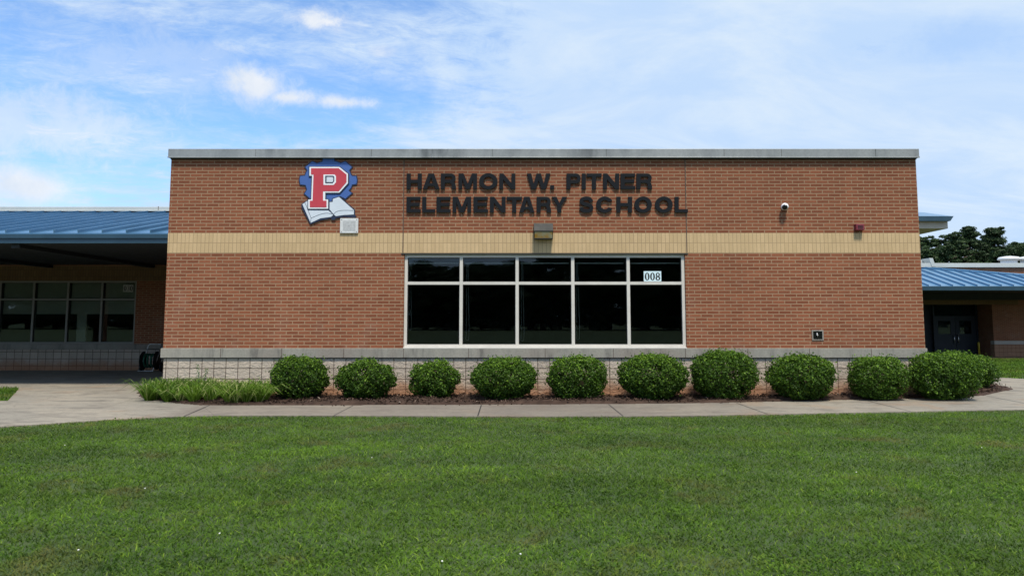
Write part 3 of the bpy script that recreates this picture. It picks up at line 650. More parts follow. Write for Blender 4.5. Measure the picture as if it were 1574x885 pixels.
def glyph(ch, w, h):
    v, s = 6.2, 4.9
    if ch == 'H': m_ = h / 2; return [([(0, 0), (v, 0), (v, m_ - s / 2), (w - v, m_ - s / 2), (w - v, 0), (w, 0), (w, h), (w - v, h), (w - v, m_ + s / 2), (v, m_ + s / 2), (v, h), (0, h)], [])]
    if ch == 'E': m_ = h / 2 + .3; return [([(0, 0), (w, 0), (w, s), (v, s), (v, m_ - s / 2), (w - 1.6, m_ - s / 2), (w - 1.6, m_ + s / 2), (v, m_ + s / 2), (v, h - s), (w - .4, h - s), (w - .4, h), (0, h)], [])]
    if ch == 'L': return [([(0, 0), (w, 0), (w, s), (v, s), (v, h), (0, h)], [])]
    if ch == 'I': return [([(0, 0), (w, 0), (w, h), (0, h)], [])]
    if ch == 'T': return [([(w / 2 - v / 2, 0), (w / 2 + v / 2, 0), (w / 2 + v / 2, h - s), (w, h - s), (w, h), (0, h), (0, h - s), (w / 2 - v / 2, h - s)], [])]
    if ch == 'N': return [([(0, 0), (v - .3, 0), (v - .3, h * .63), (w - v, 0), (w, 0), (w, h), (w - v + .3, h), (w - v + .3, h * .37), (v, h), (0, h)], [])]
    if ch == 'M': c = w / 2; return [([(0, 0), (v - .5, 0), (v - .5, h * .68), (c - 3.1, 0), (c + 3.1, 0), (w - v + .5, h * .68), (w - v + .5, 0), (w, 0), (w, h), (w - v - 1.6, h), (c, h * .36), (v + 1.6, h), (0, h)], [])]
    if ch == 'W': c = w / 2; return [([(0, h), (w * .20, 0), (w * .375, 0), (c, h * .58), (w * .625, 0), (w * .80, 0), (w, h), (w - 6.4, h), (w * .715, h * .36), (c + 3.4, h), (c - 3.4, h), (w * .285, h * .36), (6.4, h)], [])]
    if ch == 'A': c = w / 2; return [([(0, 0), (6.4, 0), (8.2, 4.6), (w - 8.2, 4.6), (w - 6.4, 0), (w, 0), (c + 4.2, h), (c - 4.2, h)], [[(c - 3.6, 8.9), (c, h - 5.2), (c + 3.6, 8.9)]])]
    if ch == 'Y': c = w / 2; return [([(c - v / 2, 0), (c + v / 2, 0), (c + v / 2, h * .42), (w, h), (w - 7.2, h), (c, h * .60), (7.2, h), (0, h), (c - v / 2, h * .42)], [])]
    if ch == '.': return [([(0, 0), (w, 0), (w, 5.8), (0, 5.8)], [])]
    if ch == 'P':
        b0 = h * .36; rr = (h - b0) / 2
        return [([(0, 0), (v, 0), (v, b0)] + arcp(w - 7.2, b0 + rr, 7.2, rr, -90, 90) + [(0, h)], [[(v, b0 + s)] + arcp(w - 8.2, b0 + rr, 3.0, rr - s, -90, 90) + [(v, h - s)]])]
    if ch == 'R':
        b0 = h * .40; rr = (h - b0) / 2
        out = [(0, 0), (v, 0), (v, b0)] + [(w - 9.6, b0), (w - 7.2, b0 - 1.6), (w - 6.6, b0 - 5), (w - 6.2, 0), (w, 0), (w - .3, b0 - 5), (w - 1.4, b0 - .8), (w - 3.6, b0 + 1.2)] + arcp(w - 7.4, b0 + rr, 6.8, rr, -50, 90) + [(0, h)]
        return [(out, [[(v, b0 + s - .4)] + arcp(w - 8.6, b0 + rr + .2, 3.0, rr - s + .2, -90, 90) + [(v, h - s)]])]
    if ch == 'O': return [(arcp(w / 2, h / 2, w / 2, h / 2 + .5, 0, 352, 44), [arcp(w / 2, h / 2, w / 2 - 6.7, h / 2 - 4.8, 0, 352, 44)])]
    if ch == 'C': return [(arcp(w / 2, h / 2, w / 2, h / 2 + .5, 28, 332, 40) + arcp(w / 2 + .3, h / 2, w / 2 - 6.5, h / 2 - 4.9, 325, 35, 36), [])]
    if ch == 'S':
        pts = catmull([(w - 3.2, h * .68), (w - 6, h * .86), (w / 2, h * .905), (4.6, h * .84), (3.6, h * .69), (6.2, h * .58), (w / 2, h * .51), (w - 5.4, h * .43), (w - 3.3, h * .29), (w - 5.4, h * .14), (w / 2, h * .095), (5.0, h * .15), (3.0, h * .33)])
        return [(stroke(pts, 5.4), [])]
    return []
sign = empty('lettering_sign', (XY(840), 0, ZY(327)), 'black raised capital letters reading HARMON W. PITNER ELEMENTARY SCHOOL on the brick', 'sign')
rows = [(290.7, 23.8, [('H', 625, 648.3), ('A', 649.8, 675.8), ('R', 677.6, 701), ('M', 704.8, 733.2), ('O', 736.5, 764.8), ('N', 767.6, 792.2), ('W', 810, 846), ('.', 845.8, 851.8), ('P', 870.8, 892.6), ('I', 894.4, 900.6), ('T', 901.6, 924.8), ('N', 927.2, 951.8), ('E', 954, 976.6), ('R', 978.4, 1002.4)]),
        (326.6, 24.0, [('E', 624.8, 646.6), ('L', 649, 668.8), ('E', 671, 692.8), ('M', 695.8, 724.2), ('E', 727.8, 750.2), ('N', 753.2, 777.2), ('T', 778.8, 802.3), ('A', 798, 821.6), ('R', 825, 847.2), ('Y', 848.2, 871.6), ('S', 890.2, 912.6), ('C', 916.4, 942.6), ('H', 947.6, 971.6), ('O', 975.2, 1002), ('O', 1006.8, 1034), ('L', 1037.2, 1057.4)])]
for base, h, items in rows:
    for ch, xa, xb in items:
        b = MB(); dd = .032
        for out, holes in glyph(ch, xb - xa, h): b.plate(out, holes, -.004, dd, lambda u, v: (XY(xa + u, -dd, base - v), ZY(base - v, -dd)))
        b.build('letter', M['letter'], sign)

# ------------------------------------------------------------------ emblem
EY = -.004
def ez(u, v): return (XY(440 + u / 6.323, EY, 230 + v / 6.323), ZY(230 + v / 6.323, EY))
def grow(poly, k):
    n = len(poly); ar = sum(poly[i][0] * poly[(i + 1) % n][1] - poly[(i + 1) % n][0] * poly[i][1] for i in range(n)); sg = 1 if ar > 0 else -1; out = []
    for i in range(n):
        p0, p1, p2 = Vector(poly[i - 1]), Vector(poly[i]), Vector(poly[(i + 1) % n]); d1 = (p1 - p0).normalized(); d2 = (p2 - p1).normalized()
        n1 = Vector((d1.y, -d1.x)) * sg; n2 = Vector((d2.y, -d2.x)) * sg; m_ = (n1 + n2); m_ = m_ / max(m_.length_squared / 2, .6) if m_.length > .01 else n1
        out.append(tuple(p1 + m_ * k))
    return out
gear = [(358, 87), (468, 87), (468, 115), (500, 124), (530, 136), (575, 118), (637, 172), (612, 205), (632, 250), (642, 260), (680, 262), (688, 300), (682, 335), (640, 342), (628, 375), (605, 400), (637, 425), (575, 478), (530, 455), (500, 462), (455, 480), (455, 512), (360, 512), (360, 480), (290, 460), (235, 476), (180, 430), (205, 390), (190, 345), (140, 340), (131, 300), (139, 260), (185, 256), (195, 225), (210, 205), (188, 172), (255, 118), (300, 138), (358, 118)]
emb = empty('school_emblem', (XY(503), EY, ZY(345)), 'blue gear emblem with a red block letter P above an open book', 'emblem')
gr = MB().plate(gear, [], EY, .014, ez).build('gear', M['blue'], emb)
MB().plate(grow(gear, 9), [], EY, .009, ez).build('outline', M['navy'], gr)
Pw = [(230, 172), (520, 172), (603, 238), (603, 330), (520, 421), (383, 421), (383, 488), (411, 488), (411, 577), (218, 577), (218, 488), (247, 488), (256, 258), (230, 258)]
Pr = [(245, 185), (513, 185), (590, 246), (590, 320), (514, 408), (362, 408), (362, 499), (396, 499), (396, 563), (234, 563), (234, 500), (261, 500), (270, 246), (245, 246)]
ctr_w = [(367, 247), (474, 247), (488, 262), (488, 320), (466, 347), (367, 347)]
ctr_n = [(384, 258), (462, 258), (472, 268), (472, 312), (456, 331), (384, 331)]
ctr_c = [(397, 271), (455, 271), (462, 279), (462, 312), (452, 320), (397, 320)]
book_o = [(150, 532), (214, 486), (300, 480), (440, 505), (448, 476), (518, 454), (668, 582), (670, 636), (684, 648), (664, 662), (560, 654), (478, 670), (432, 668), (330, 690), (236, 728), (150, 562)]
bk = MB().plate(book_o, [], EY, .018, ez).build('book', M['navy'], emb)
b = MB()
b.plate([(160, 533), (212, 497), (212, 590), (410, 592), (460, 634), (438, 655), (338, 668), (240, 713)], [], EY - .018, .003, ez)
b.plate([(424, 512), (455, 510), (455, 482), (515, 462), (660, 590), (660, 632), (560, 637), (484, 648), (464, 630), (424, 583)], [], EY - .018, .003, ez)
b.build('page', M['page'], bk)
b = MB()
for L in ([(183, 515), (215, 590), (245, 668)], [(245, 668), (290, 648), (345, 628), (400, 620), (453, 628)], [(245, 668), (241, 690), (238, 708)], [(462, 632), (480, 612), (505, 600), (560, 592), (658, 594)], [(415, 580), (440, 608), (462, 634)]):
    b.plate(stroke(catmull(L, 4), 3.5), [], EY - .0215, .001, ez)
b.plate(arcp(460, 660, 26, 26, 0, 180, 10)[::-1], [], EY - .0215, .001, ez)
b.build('page_line', M['navy'], bk)
pp = MB().plate(Pr, [], EY - .03, .006, ez).build('letter_p', M['red'], emb)
MB().plate(Pw, [], EY - .018, .0145, ez).build('white_border', M['white'], pp)
MB().plate([(u + 1, v + 3) for u, v in grow(Pw, 9)], [], EY - .015, .010, ez).build('navy_border', M['navy'], pp)
b = MB(); b.plate(ctr_w, [], EY - .036, .002, ez); b.build('counter_border', M['white'], pp)
b = MB(); b.plate(ctr_n, [], EY - .038, .002, ez); b.build('counter_outline', M['navy'], pp)
b = MB(); b.plate(ctr_c, [], EY - .040, .002, ez); b.build('counter', M['page'], pp)

# ------------------------------------------------------------------ fittings on the wall
x0, x1, z0, z1 = XY(523.2, 0, 347), XY(551, 0, 347), ZY(358.6), ZY(335.8)
pl = empty('cover_plate', ((x0 + x1) / 2, 0, z0), 'square white screwed cover plate just below the emblem', 'cover plate')
MB().box(x0, x1, -.03, -.001, z0, z1).build('plate', M['plate'], pl, .004)
MB().box(x0 + .05, x1 - .045, -.0325, -.028, z0 + .045, z1 - .045).build('inset_panel', M['plate2'], pl)
for sx in (.026, x1 - x0 - .026):
    for sz in (.024, z1 - z0 - .024): MB().lathe((x0 + sx, -.03, z0 + sz), (0, -1, 0), [(.006, 0), (.006, .003), (.002, .004)], 10).build('screw', M['bronze'], pl)
MB().lathe(((x0 + x1) / 2, -.0325, (z0 + z1) / 2), (0, -1, 0), [(.004, 0), (.004, .004)], 8).build('screw', M['bronze'], pl)
# wall light
x0, x1 = XY(820.5, -.1, 355), XY(850, -.1, 355); za, zm, zbb = ZY(343.2, -.1), ZY(354.4, -.16), ZY(367.2, -.12)
wl = empty('wall_light', ((x0 + x1) / 2, 0, zbb), 'boxy dark wall light with a yellowed lens centred above the window', 'wall light')
b = MB(); b.add([(x0, -.003, zbb), (x0, -.003, za), (x0, -.09, za), (x0, -.17, zm), (x0, -.17, zm - .012), (x0, -.05, zbb),
                 (x1, -.003, zbb), (x1, -.003, za), (x1, -.09, za), (x1, -.17, zm), (x1, -.17, zm - .012), (x1, -.05, zbb)],
                [(0, 1, 2, 3, 4, 5), (11, 10, 9, 8, 7, 6), (1, 7, 8, 2), (2, 8, 9, 3), (3, 9, 10, 4), (0, 6, 7, 1), (5, 11, 6, 0), (4, 10, 11, 5)]).build('housing', M['bronze'], wl, .004)
g = .012; b = MB(); b.hexa([(x0 + g, -.155, zm - .012), (x1 - g, -.155, zm - .012), (x1 - g, -.10, zm - .012), (x0 + g, -.10, zm - .012)][:0] or
    [(x0 + g, -.130, zbb + .012), (x1 - g, -.130, zbb + .012), (x1 - g, -.03, zbb + .012), (x0 + g, -.03, zbb + .012), (x0 + g, -.166, zm - .004), (x1 - g, -.166, zm - .004), (x1 - g, -.04, zm - .004), (x0 + g, -.04, zm - .004)])
b.build('lens', M['lens'], wl, .004)
MB().box(x0 + .003, x1 - .003, -.138, -.02, zbb, zbb + .014).build('lens_rim', M['bronze'], wl, .003)
# security camera
c = P(1205.6, 317.6, -.10)
sc_ = empty('security_camera', (c.x + .02, 0, c.z), 'small white dome security camera on the upper right brick', 'security camera')
MB().lathe((c.x + .035, 0, c.z + .01), (-.35, -1, -.15), [(.055, 0), (.058, .02), (.05, .035), (.04, .045)], 24).build('mount', M['camw'], sc_)
sp = MB(); ax = Vector((-.42, -1, -.42)).normalized(); cc = Vector((c.x + .015, -.085, c.z + .002))
prof = [(.062 * math.sin(a), -.062 * math.cos(a)) for a in np.linspace(.25, 2.30, 12)]
sp.lathe(cc, ax, prof, 28).build('dome', M['camw'], sc_)
MB().lathe(cc + ax * .038, ax, [(.047, 0), (.044, .012), (.034, .022), (.015, .027), (.002, .028)], 24).build('lens', M['blackgloss'], sc_)
# alarm
x0, x1, z0, z1 = XY(1315.6, -.08, 350), XY(1328.6, -.08, 350), ZY(354.2, -.08), ZY(344.4, -.08)
al = empty('alarm_horn', ((x0 + x1) / 2, 0, z0), 'small dark red alarm box just above the buff band', 'alarm')
MB().box(x0, x1, -.012, -.001, z0, z1 + .004).build('backplate', M['alarm'], al, .002)
MB().hexa([(x0 + .004, -.09, z0 + .008), (x1 - .002, -.09, z0 + .008), (x1, -.012, z0), (x0, -.012, z0), (x0 + .004, -.085, z1), (x1 - .002, -.085, z1), (x1, -.012, z1 + .002), (x0, -.012, z1 + .002)]).build('housing', M['alarm'], al, .005)
b = MB()
for k in range(4): b.box(x0 + .03, x1 - .025, -.0915, -.086, z0 + .022 + k * .018, z0 + .028 + k * .018)
b.build('grille', M['black'], al)
# hydrant box
x0, x1, z0, z1 = XY(1247.6, 0, 515), XY(1265.6, 0, 515), ZY(522.8), ZY(507)
hb = empty('wall_hydrant', ((x0 + x1) / 2, 0, z0), 'recessed black wall faucet box low on the right brick', 'faucet box')
b = MB(); q = .022; b.box(x0, x0 + q, -.014, -.0005, z0, z1).box(x1 - q, x1, -.014, -.0005, z0, z1).box(x0 + q, x1 - q, -.013, -.0005, z0, z0 + q * .7).box(x0 + q, x1 - q, -.013, -.0005, z1 - q, z1); b.build('frame', M['stone'], hb, .002)
MB().box(x0 + q, x1 - q, -.006, -.0005, z0 + q * .7, z1 - q).build('door', M['blackgloss'], hb)
cxx, czz = (x0 + x1) / 2 - .01, (z0 + z1) / 2
MB().tube([(cxx, -.006, czz + .015), (cxx - .005, -.022, czz + .01), (cxx + .005, -.026, czz - .03)], .009, 8).build('spout', M['steel'], hb)
MB().lathe((cxx, -.006, czz + .022), (0, -1, 0), [(.014, 0), (.015, .008), (.006, .012)], 12).build('knob', M['steel'], hb)

# ------------------------------------------------------------------ left wing with covered walk
LX = -34; EYL = 1.3; WL = 7.0
lw = empty('left_wing', (-14, 8, 0), 'low brick wing behind a blue metal roofed walkway on the left', 'school wing')
ze = ZY(358, EYL); zr = ZY(327.0, WL); zso = ZY(374, EYL)
def lw_z(py): return ZY(py, WL)
wxl, wxr = XY(-160, WL, 480), XY(208, WL, 480); wzb, wzt = lw_z(526.4), lw_z(431.5)
zcap = lw_z(409)
b = MB(); b.box(LX, wxl, WL, WL + .3, lw_z(537), wzt).box(wxr, XL, WL, WL + .3, lw_z(537) , wzt).box(LX, XL, WL + .001, WL + .3, zcap, lw_z(320))
b.box(LX, XL, 17, 17.3, 0, lw_z(320)).box(LX, LX + .3, WL + .3, 17, 0, lw_z(320)); b.build('brick_wall', M['brick'], lw)
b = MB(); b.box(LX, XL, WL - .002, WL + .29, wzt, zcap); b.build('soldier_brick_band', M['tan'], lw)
MB().box(LX, XL, WL - .03, WL + .3, lw_z(537), wzb if False else lw_z(528.5)).build('stone_ledge', M['stone'], lw, .004)
MB().box(LX, XL, WL + .01, WL + .3, -.2, lw_z(537)).build('block_base', M['cmu'], lw)
muls = [XY(p, WL, 480) for p in (-107, -55, -3, 49, 101.7, 154.2)]
lwin = window(lw, wxl, wxr, lw_z(528.5), wzt, WL + .03, muls, lw_z(460), .05, M['alu_shaded'], label='long window under the walkway roof with half-drawn shades', fr=.026)
ed = [wxl] + muls + [wxr]
for i in range(len(ed) - 1):
    b = MB(); b.box(ed[i] + .04, ed[i + 1] - .04, WL + .14, WL + .145, lw_z(481.5), wzt - .02)
    b.box(ed[i] + .04, ed[i + 1] - .04, WL + .133, WL + .15, lw_z(482.5), lw_z(481)); b.build('shade', M['blind'], lwin)
MB().box(ed[-3] + .18, ed[-3] + .42, WL + .2, WL + .25, lw_z(526), wzt - .1).build('curtain', M['blind'], lwin)
b = MB(); b.box(LX + .3, XL, 12, 12.1, 0, 2.7).box(LX + .3, XL, WL + .31, 12, .0, .05).box(LX + .3, XL, WL + .31, 12, 2.7, 2.75); b.build('interior_wall', M['inner'], lw)
MB().box(LX, XL, WL + .3, 17, lw_z(327), lw_z(324)).build('flat_roof', M['roofflat'], lw)
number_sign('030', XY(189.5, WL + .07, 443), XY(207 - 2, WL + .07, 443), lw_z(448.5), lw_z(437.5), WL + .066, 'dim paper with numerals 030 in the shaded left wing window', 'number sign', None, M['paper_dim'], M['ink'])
def metal_roof(parent, x0, x1, ye, zee, yt, zt_, step, xoff, hip=None, m=None):
    """sloping standing-seam sheet from eave (ye,zee) up to (yt,zt_); hip = (xa, xb): its crest falls from xa at the top to xb at the eave"""
    b = MB(); n = Vector((0, -(zt_ - zee), (yt - ye))).normalized(); th = .03
    xt = hip[0] if hip else x1; xe = hip[1] if hip else x1
    pts = [(x0, ye, zee), (xe, ye, zee), (xt, yt, zt_), (x0, yt, zt_)]
    b.hexa([(p[0], p[1], p[2] - th) for p in pts] + pts)
    x = x0 + xoff
    while x < xe - .05:
        t1 = 1.0 if x <= xt else 1 - (x - xt) / (xe - xt); yy, zz = ye + (yt - ye) * t1, zee + (zt_ - zee) * t1; hw, hh_ = .012, .062
        lo = [Vector((x - hw, ye + .002, zee)), Vector((x + hw, ye + .002, zee)), Vector((x + hw, yy, zz)), Vector((x - hw, yy, zz))]
        b.hexa(lo + [p + n * hh_ for p in lo]); x += step
    return b.build('metal_roof', m or M['roof'], parent)
seam = 37.5 / (F / ((EYL + D) * math.cos(TH))); xsm = XY(46, EYL, 357)
k0 = math.floor((xsm - LX) / seam); metal_roof(lw, LX, XL - .004, EYL, ze, WL, zr, seam, (xsm - LX) - k0 * seam)
b = MB(); b.box(LX, XL - .004, EYL - .03, EYL + .08, ZY(366.6, EYL), ZY(359.8, EYL)); b.box(LX, XL - .004, EYL - .0, EYL + .08, zso, ZY(366.6, EYL) - .001); b.build('fascia', M['fascia'], lw, .006)
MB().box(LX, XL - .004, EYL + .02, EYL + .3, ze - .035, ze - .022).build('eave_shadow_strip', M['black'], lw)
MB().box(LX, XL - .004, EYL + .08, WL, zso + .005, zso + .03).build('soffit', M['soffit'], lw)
for px in (82, 238, -74, -230, -386): 
    xx = XY(px, WL, 410); MB().box(xx - .16, xx, EYL + .12, WL, zso - .075, zso + .004).build('beam', M['soffit'], lw, .004)
b = MB(); b.box(LX, XL - .004, WL - .10, WL + .35, zr + .03, lw_z(318.6)); b.box(LX, XL - .004, WL - .12, WL - .08, zr + .025, zr + .05); b.build('roof_trim', M['trimw'], lw, .006)
for px in (250,): xx = XY(246, WL, 322); MB().box(xx - .006, xx + .006, WL - .106, WL - .09, zr + .05, lw_z(318.0)).build('trim_joint', M['sealant'], lw)
for xx in (-13.5, -18.0, -22.5):   # supports beyond the frame carry the eave
    b = MB().box(xx - .15, xx + .15, 1.6, 1.9, 0, zso - .001); b.build('column', M['brick'], lw, .004)
b = MB().box(LX, XL - .05, 1.62, 1.88, zso - .16, zso + .003) if False else None

# hose cart by the left wing wall
hx0, hx1 = XY(214, 6.3, 560), XY(243, 6.3, 560); hzt = ZY(529, 6.3); hy = 6.35
hc = empty('hose_cart', ((hx0 + hx1) / 2, hy, 0), 'dark hose reel cart with coiled green hose against the shaded wall', 'hose reel')
MB().tube([(hx0 + .02, hy - .15, .03), (hx0 + .10, hy, .35), (hx0 + .14, hy + .1, hzt - .03), (hx0 + .17, hy + .11, hzt), (hx1 - .02, hy + .11, hzt), (hx1 + .0, hy + .1, hzt - .03), (hx1 - .04, hy, .35), (hx1 - .08, hy - .15, .03), (hx0 + .02, hy - .15, .03)], .014, 8).build('frame', M['steel'], hc)
MB().tube([(hx0 + .12, hy + .04, .55), (hx1 - .03, hy + .04, .55)], .012, 8).build('crossbar', M['black'], hc)
cz_ = .28; cxm = (hx0 + hx1) / 2 + .01
b = MB(); pts = []
for k in range(150): a = k * .42; r_ = .15 + .012 * ((k // 45) % 3); pts.append((cxm - .13 + .26 * ((k % 45) / 45 if (k // 45) % 2 == 0 else 1 - (k % 45) / 45), hy + r_ * math.cos(a), cz_ + r_ * math.sin(a)))
b.tube(pts, .012, 6).build('hose', M['hose'], hc)
for sx in (-.17, .17): MB().lathe((cxm + sx, hy, cz_), (1, 0, 0), [(.02, -.01), (.22, -.008), (.23, 0), (.22, .008), (.02, .01)], 24).build('reel_disc', M['black'], hc)
for sx in (-.26, .24): MB().lathe((cxm + sx, hy + .12, .12), (1, 0, 0), [(.03, -.025), (.11, -.025), (.12, 0), (.11, .025), (.03, .025)], 20).build('wheel', M['black'], hc)

# ------------------------------------------------------------------ right wing
WR = 24.8; ER = 20.6
rw = empty('right_wing', (26, 28, -.45), 'distant brick wing with blue hipped porch roof and dark recessed doors', 'school wing')
g0 = -.45
def rz(py, Y=WR): return ZY(py, Y)
def rx(px, Y=WR): return XY(px, Y, 480)
aw0, aw1 = rx(1380), rx(1525.2)
b = MB(); b.box(aw1, 44, WR, WR + .3, rz(523.4), rz(461)).box(8, 44, WR + .002, WR + .3, rz(461) + .002, rz(410)).box(8, aw0, WR, WR + .3, g0, rz(461))
b.box(aw1, aw1 + .3, WR + .3, WR + 1.4, g0, rz(461)).box(aw0 - .3, aw0, WR + .3, WR + 1.4, g0, rz(461)); b.box(8, 44, 42, 42.3, g0, rz(410)); b.build('brick_wall', M['brick'], rw)
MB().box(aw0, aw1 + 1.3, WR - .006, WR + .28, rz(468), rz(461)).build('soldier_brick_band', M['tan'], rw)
MB().box(aw1, 44, WR - .03, WR + .28, rz(529), rz(523.6)).build('stone_ledge', M['beige'], rw)
MB().box(aw1 + .01, 44, WR + .004, WR + .29, g0 - .3, rz(529)).build('block_base', M['cmu'], rw)
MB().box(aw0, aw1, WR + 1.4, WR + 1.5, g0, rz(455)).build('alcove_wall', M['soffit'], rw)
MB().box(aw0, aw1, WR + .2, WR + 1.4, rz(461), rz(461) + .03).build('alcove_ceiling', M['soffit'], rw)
DY = WR + 1.2
def dx_(px): return XY(px, DY, 500)
dz0, dz1 = g0 + .02, ZY(486, DY)
for (xa, xb, hxp, wa, wb) in ((1437, 1468, 1465.0, 1442, 1461), (1468.6, 1500, 1471.2, 1475, 1492.7)):
    X0, X1 = dx_(xa), dx_(xb); W0, W1, zz0, zz1 = dx_(wa), dx_(wb), ZY(513, DY), ZY(493, DY); b = MB()
    b.box(X0, W0, DY, DY + .05, dz0, dz1).box(W1, X1, DY, DY + .05, dz0, dz1).box(W0, W1, DY, DY + .05, dz0, zz0).box(W0, W1, DY, DY + .05, zz1, dz1)
    d_ = b.build('door', M['door'], rw); MB().box(W0 - .002, W1 + .002, DY + .02, DY + .026, zz0, zz1).build('window', M['glass'], d_)
    hx = dx_(hxp); za, zb_ = ZY(527.5, DY), ZY(515, DY)
    MB().tube([(hx, DY, za), (hx, DY - .06, za + .01), (hx, DY - .06, zb_ - .01), (hx, DY, zb_)], .03, 8).build('handle', M['steel'], d_)
b = MB()
for px in (1434.5, 1500.6, 1523.2): b.box(dx_(px), dx_(px + 2.2), DY - .02, DY + .07, g0, ZY(469, DY))
b.box(dx_(1434.5), dx_(1525), DY - .018, DY + .068, ZY(487.5, DY), ZY(485.5, DY)).box(dx_(1502.8), dx_(1523.2), DY - .018, DY + .068, ZY(527, DY), ZY(523, DY)); b.build('door_frame', M['door'], rw)
MB().box(dx_(1502.8), dx_(1523.2), DY + .02, DY + .026, g0, ZY(469, DY)).build('sidelight', M['glass'], rw)
MB().box(dx_(1436.7), dx_(1500.6), DY + .02, DY + .026, ZY(485.5, DY), ZY(469, DY)).build('transom', M['glass'], rw)
ds = empty('door_sign', (dx_(1510.6), DY - .03, ZY(481, DY)), 'small grey notice hung at the top of the sidelight by the recessed doors', 'sign')
MB().box(dx_(1505.6), dx_(1515.8), DY - .04, DY - .03, ZY(481, DY), ZY(473.4, DY)).build('board', M['alu_shaded'], ds)
b = MB()
for k in range(3): b.box(dx_(1507), dx_(1514.4), DY - .043, DY - .04, ZY(479.6 - k * 2, DY), ZY(478.8 - k * 2, DY))
b.build('print', M['soffit'], ds)
yp = empty('yellow_post', (dx_(1504.5), DY - .5, g0), 'slim yellow post standing beside the recessed dark doors', 'post')
MB().lathe((XY(1504.5, DY - .5, 530), DY - .5, g0), (0, 0, 1), [(.05, 0), (.05, .62), (.035, .66), (.0, .67)], 14).build('shaft', M['yellow'], yp)
MB().lathe((XY(1504.5, DY - .5, 530), DY - .5, g0), (0, 0, 1), [(.12, 0), (.12, .03), (.05, .05)], 14).build('foot', M['black'], yp)
zer, ztr = ZY(439.5, ER), ZY(411.8, WR)
sR = 18.8 / (F / ((ER + D) * math.cos(TH))); xs_ = XY(1446, ER, 439); kk = math.floor((xs_ - 10) / sR)
hipA, hipB = rx(1417), rx(1417) + 8.6
rroof = roofm('blue_metal_roof_pale', (.14, .33, .55), (.17, .38, .60))
metal_roof(rw, 10, 0, ER, zer, WR, ztr, sR, (xs_ - 10) - kk * sR, hip=(hipA, hipB), m=M['roof'])
# ridge cap along the hip and the short return slope behind it
a_, c_ = Vector((hipA, WR, ztr + .02)), Vector((hipB, ER, zer + .02)); MB().tube([a_, c_], .06, 6).build('hip_cap', M['roof'], rw)
MB().add([(hipA, WR, ztr), (hipB, ER, zer), (hipB, WR, zer), (hipA, WR - .0, zer)], [(0, 1, 2), (0, 2, 3), (1, 3, 2), (0, 3, 1)]).build('return_slope', M['roof'], rw)
MB().box(10, hipB + .05, ER - .06, ER + .1, ZY(446.4, ER), zer - .01).build('fascia', M['fascia'], rw, .01)
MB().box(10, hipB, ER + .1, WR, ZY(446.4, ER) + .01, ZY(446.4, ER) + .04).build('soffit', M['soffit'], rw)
MB().box(10, 44, WR - .35, WR - .01, rz(461), ZY(446.4, ER)+.009).build('header_beam', M['soffit'], rw)
for xx in (hipB - .4,): MB().box(xx - .2, xx + .2, ER + .3, ER + .7, g0, ZY(446.4, ER) + .009).build('column', M['brick'], rw)
MB().box(8, 44, WR - .12, WR + .4, rz(411), rz(404.6)).build('roof_trim', M['trimw'], rw, .01)
MB().box(8, 44, WR + .3, 42, rz(411), rz(409)).build('flat_roof', M['roofflat'], rw)
b = MB(); b.box(rx(1405), rx(1434), WR + .5, WR + 1.0, rz(405), rz(398.5)); b.hexa([(rx(1434), WR - .14, rz(410.5)), (rx(1440), WR - .14, rz(410.5)), (rx(1440), WR + .6, rz(410.5)), (rx(1434), WR + .6, rz(410.5)), (rx(1430), WR - .14, rz(397)), (rx(1436), WR - .14, rz(397)), (rx(1436), WR + .6, rz(397)), (rx(1430), WR + .6, rz(397))])
b.build('parapet_return', M['trimw'], rw, .01)
for px, sc in ((1551, 1.0), (1582, 1.0)):
    c = P(px, 405, 31.0); k = sc * (F / (44.2 * math.cos(TH)))
    v_ = empty('roof_vent', (c.x, 31, rz(409)), 'white mushroom vent cap on the far flat roof, fully in view' if px < 1570 else 'white mushroom vent cap cut by the right edge of the photo', 'roof vent', 'roof vents')
    zb0 = rz(409); zc_ = ZY(394, 31)
    MB().lathe((c.x, 31, zb0), (0, 0, 1), [(.42, 0), (.42, zc_ - zb0 - .22), (.40, zc_ - zb0 - .2)], 24).build('curb', M['ventw'], v_)
    MB().lathe((c.x, 31, zb0), (0, 0, 1), [(.38, zc_ - zb0 - .22), (.56, zc_ - zb0 - .20), (.57, zc_ - zb0 - .14), (.50, zc_ - zb0 - .05), (.2, zc_ - zb0), (.01, zc_ - zb0 + .01)], 28).build('cap', M['ventw'], v_)
# upper overhang behind the main block
UY = 9.6
ub = empty('rear_block', (8, 12, 0), 'raised rear block whose blue roof edge overhangs at the upper right', 'building')
u0 = 3.0; ux1 = XY(1457, UY, 345); ux2 = XY(1433, UY, 357)
MB().box(u0, ux1, UY, UY + 6, ZY(351.3, UY), ZY(340, UY)).build('overhang_box', M['beige'], ub, .01)
b = MB(); zf0, zf1 = ZY(339.6, UY - .15), ZY(332.2, UY - .15); xt = XY(1466, UY - .15, 334)
b.box(u0, xt - .10, UY - .15, UY + 6.2, zf0, zf1); b.add([(xt - .10, UY - .15, zf0 + .0), (xt, UY - .15, zf1), (xt - .1, UY - .15, zf1), (xt - .10, UY + 6.2, zf0), (xt, UY + 6.2, zf1), (xt - .1, UY + 6.2, zf1)], [(0, 1, 2), (3, 5, 4), (0, 3, 4, 1), (1, 4, 5, 2), (0, 2, 5, 3)]); b.build('fascia', M['fascia'], ub)
b = MB(); zt1 = ZY(329.2, UY + 1.2); xq = XY(1457, UY, 331)
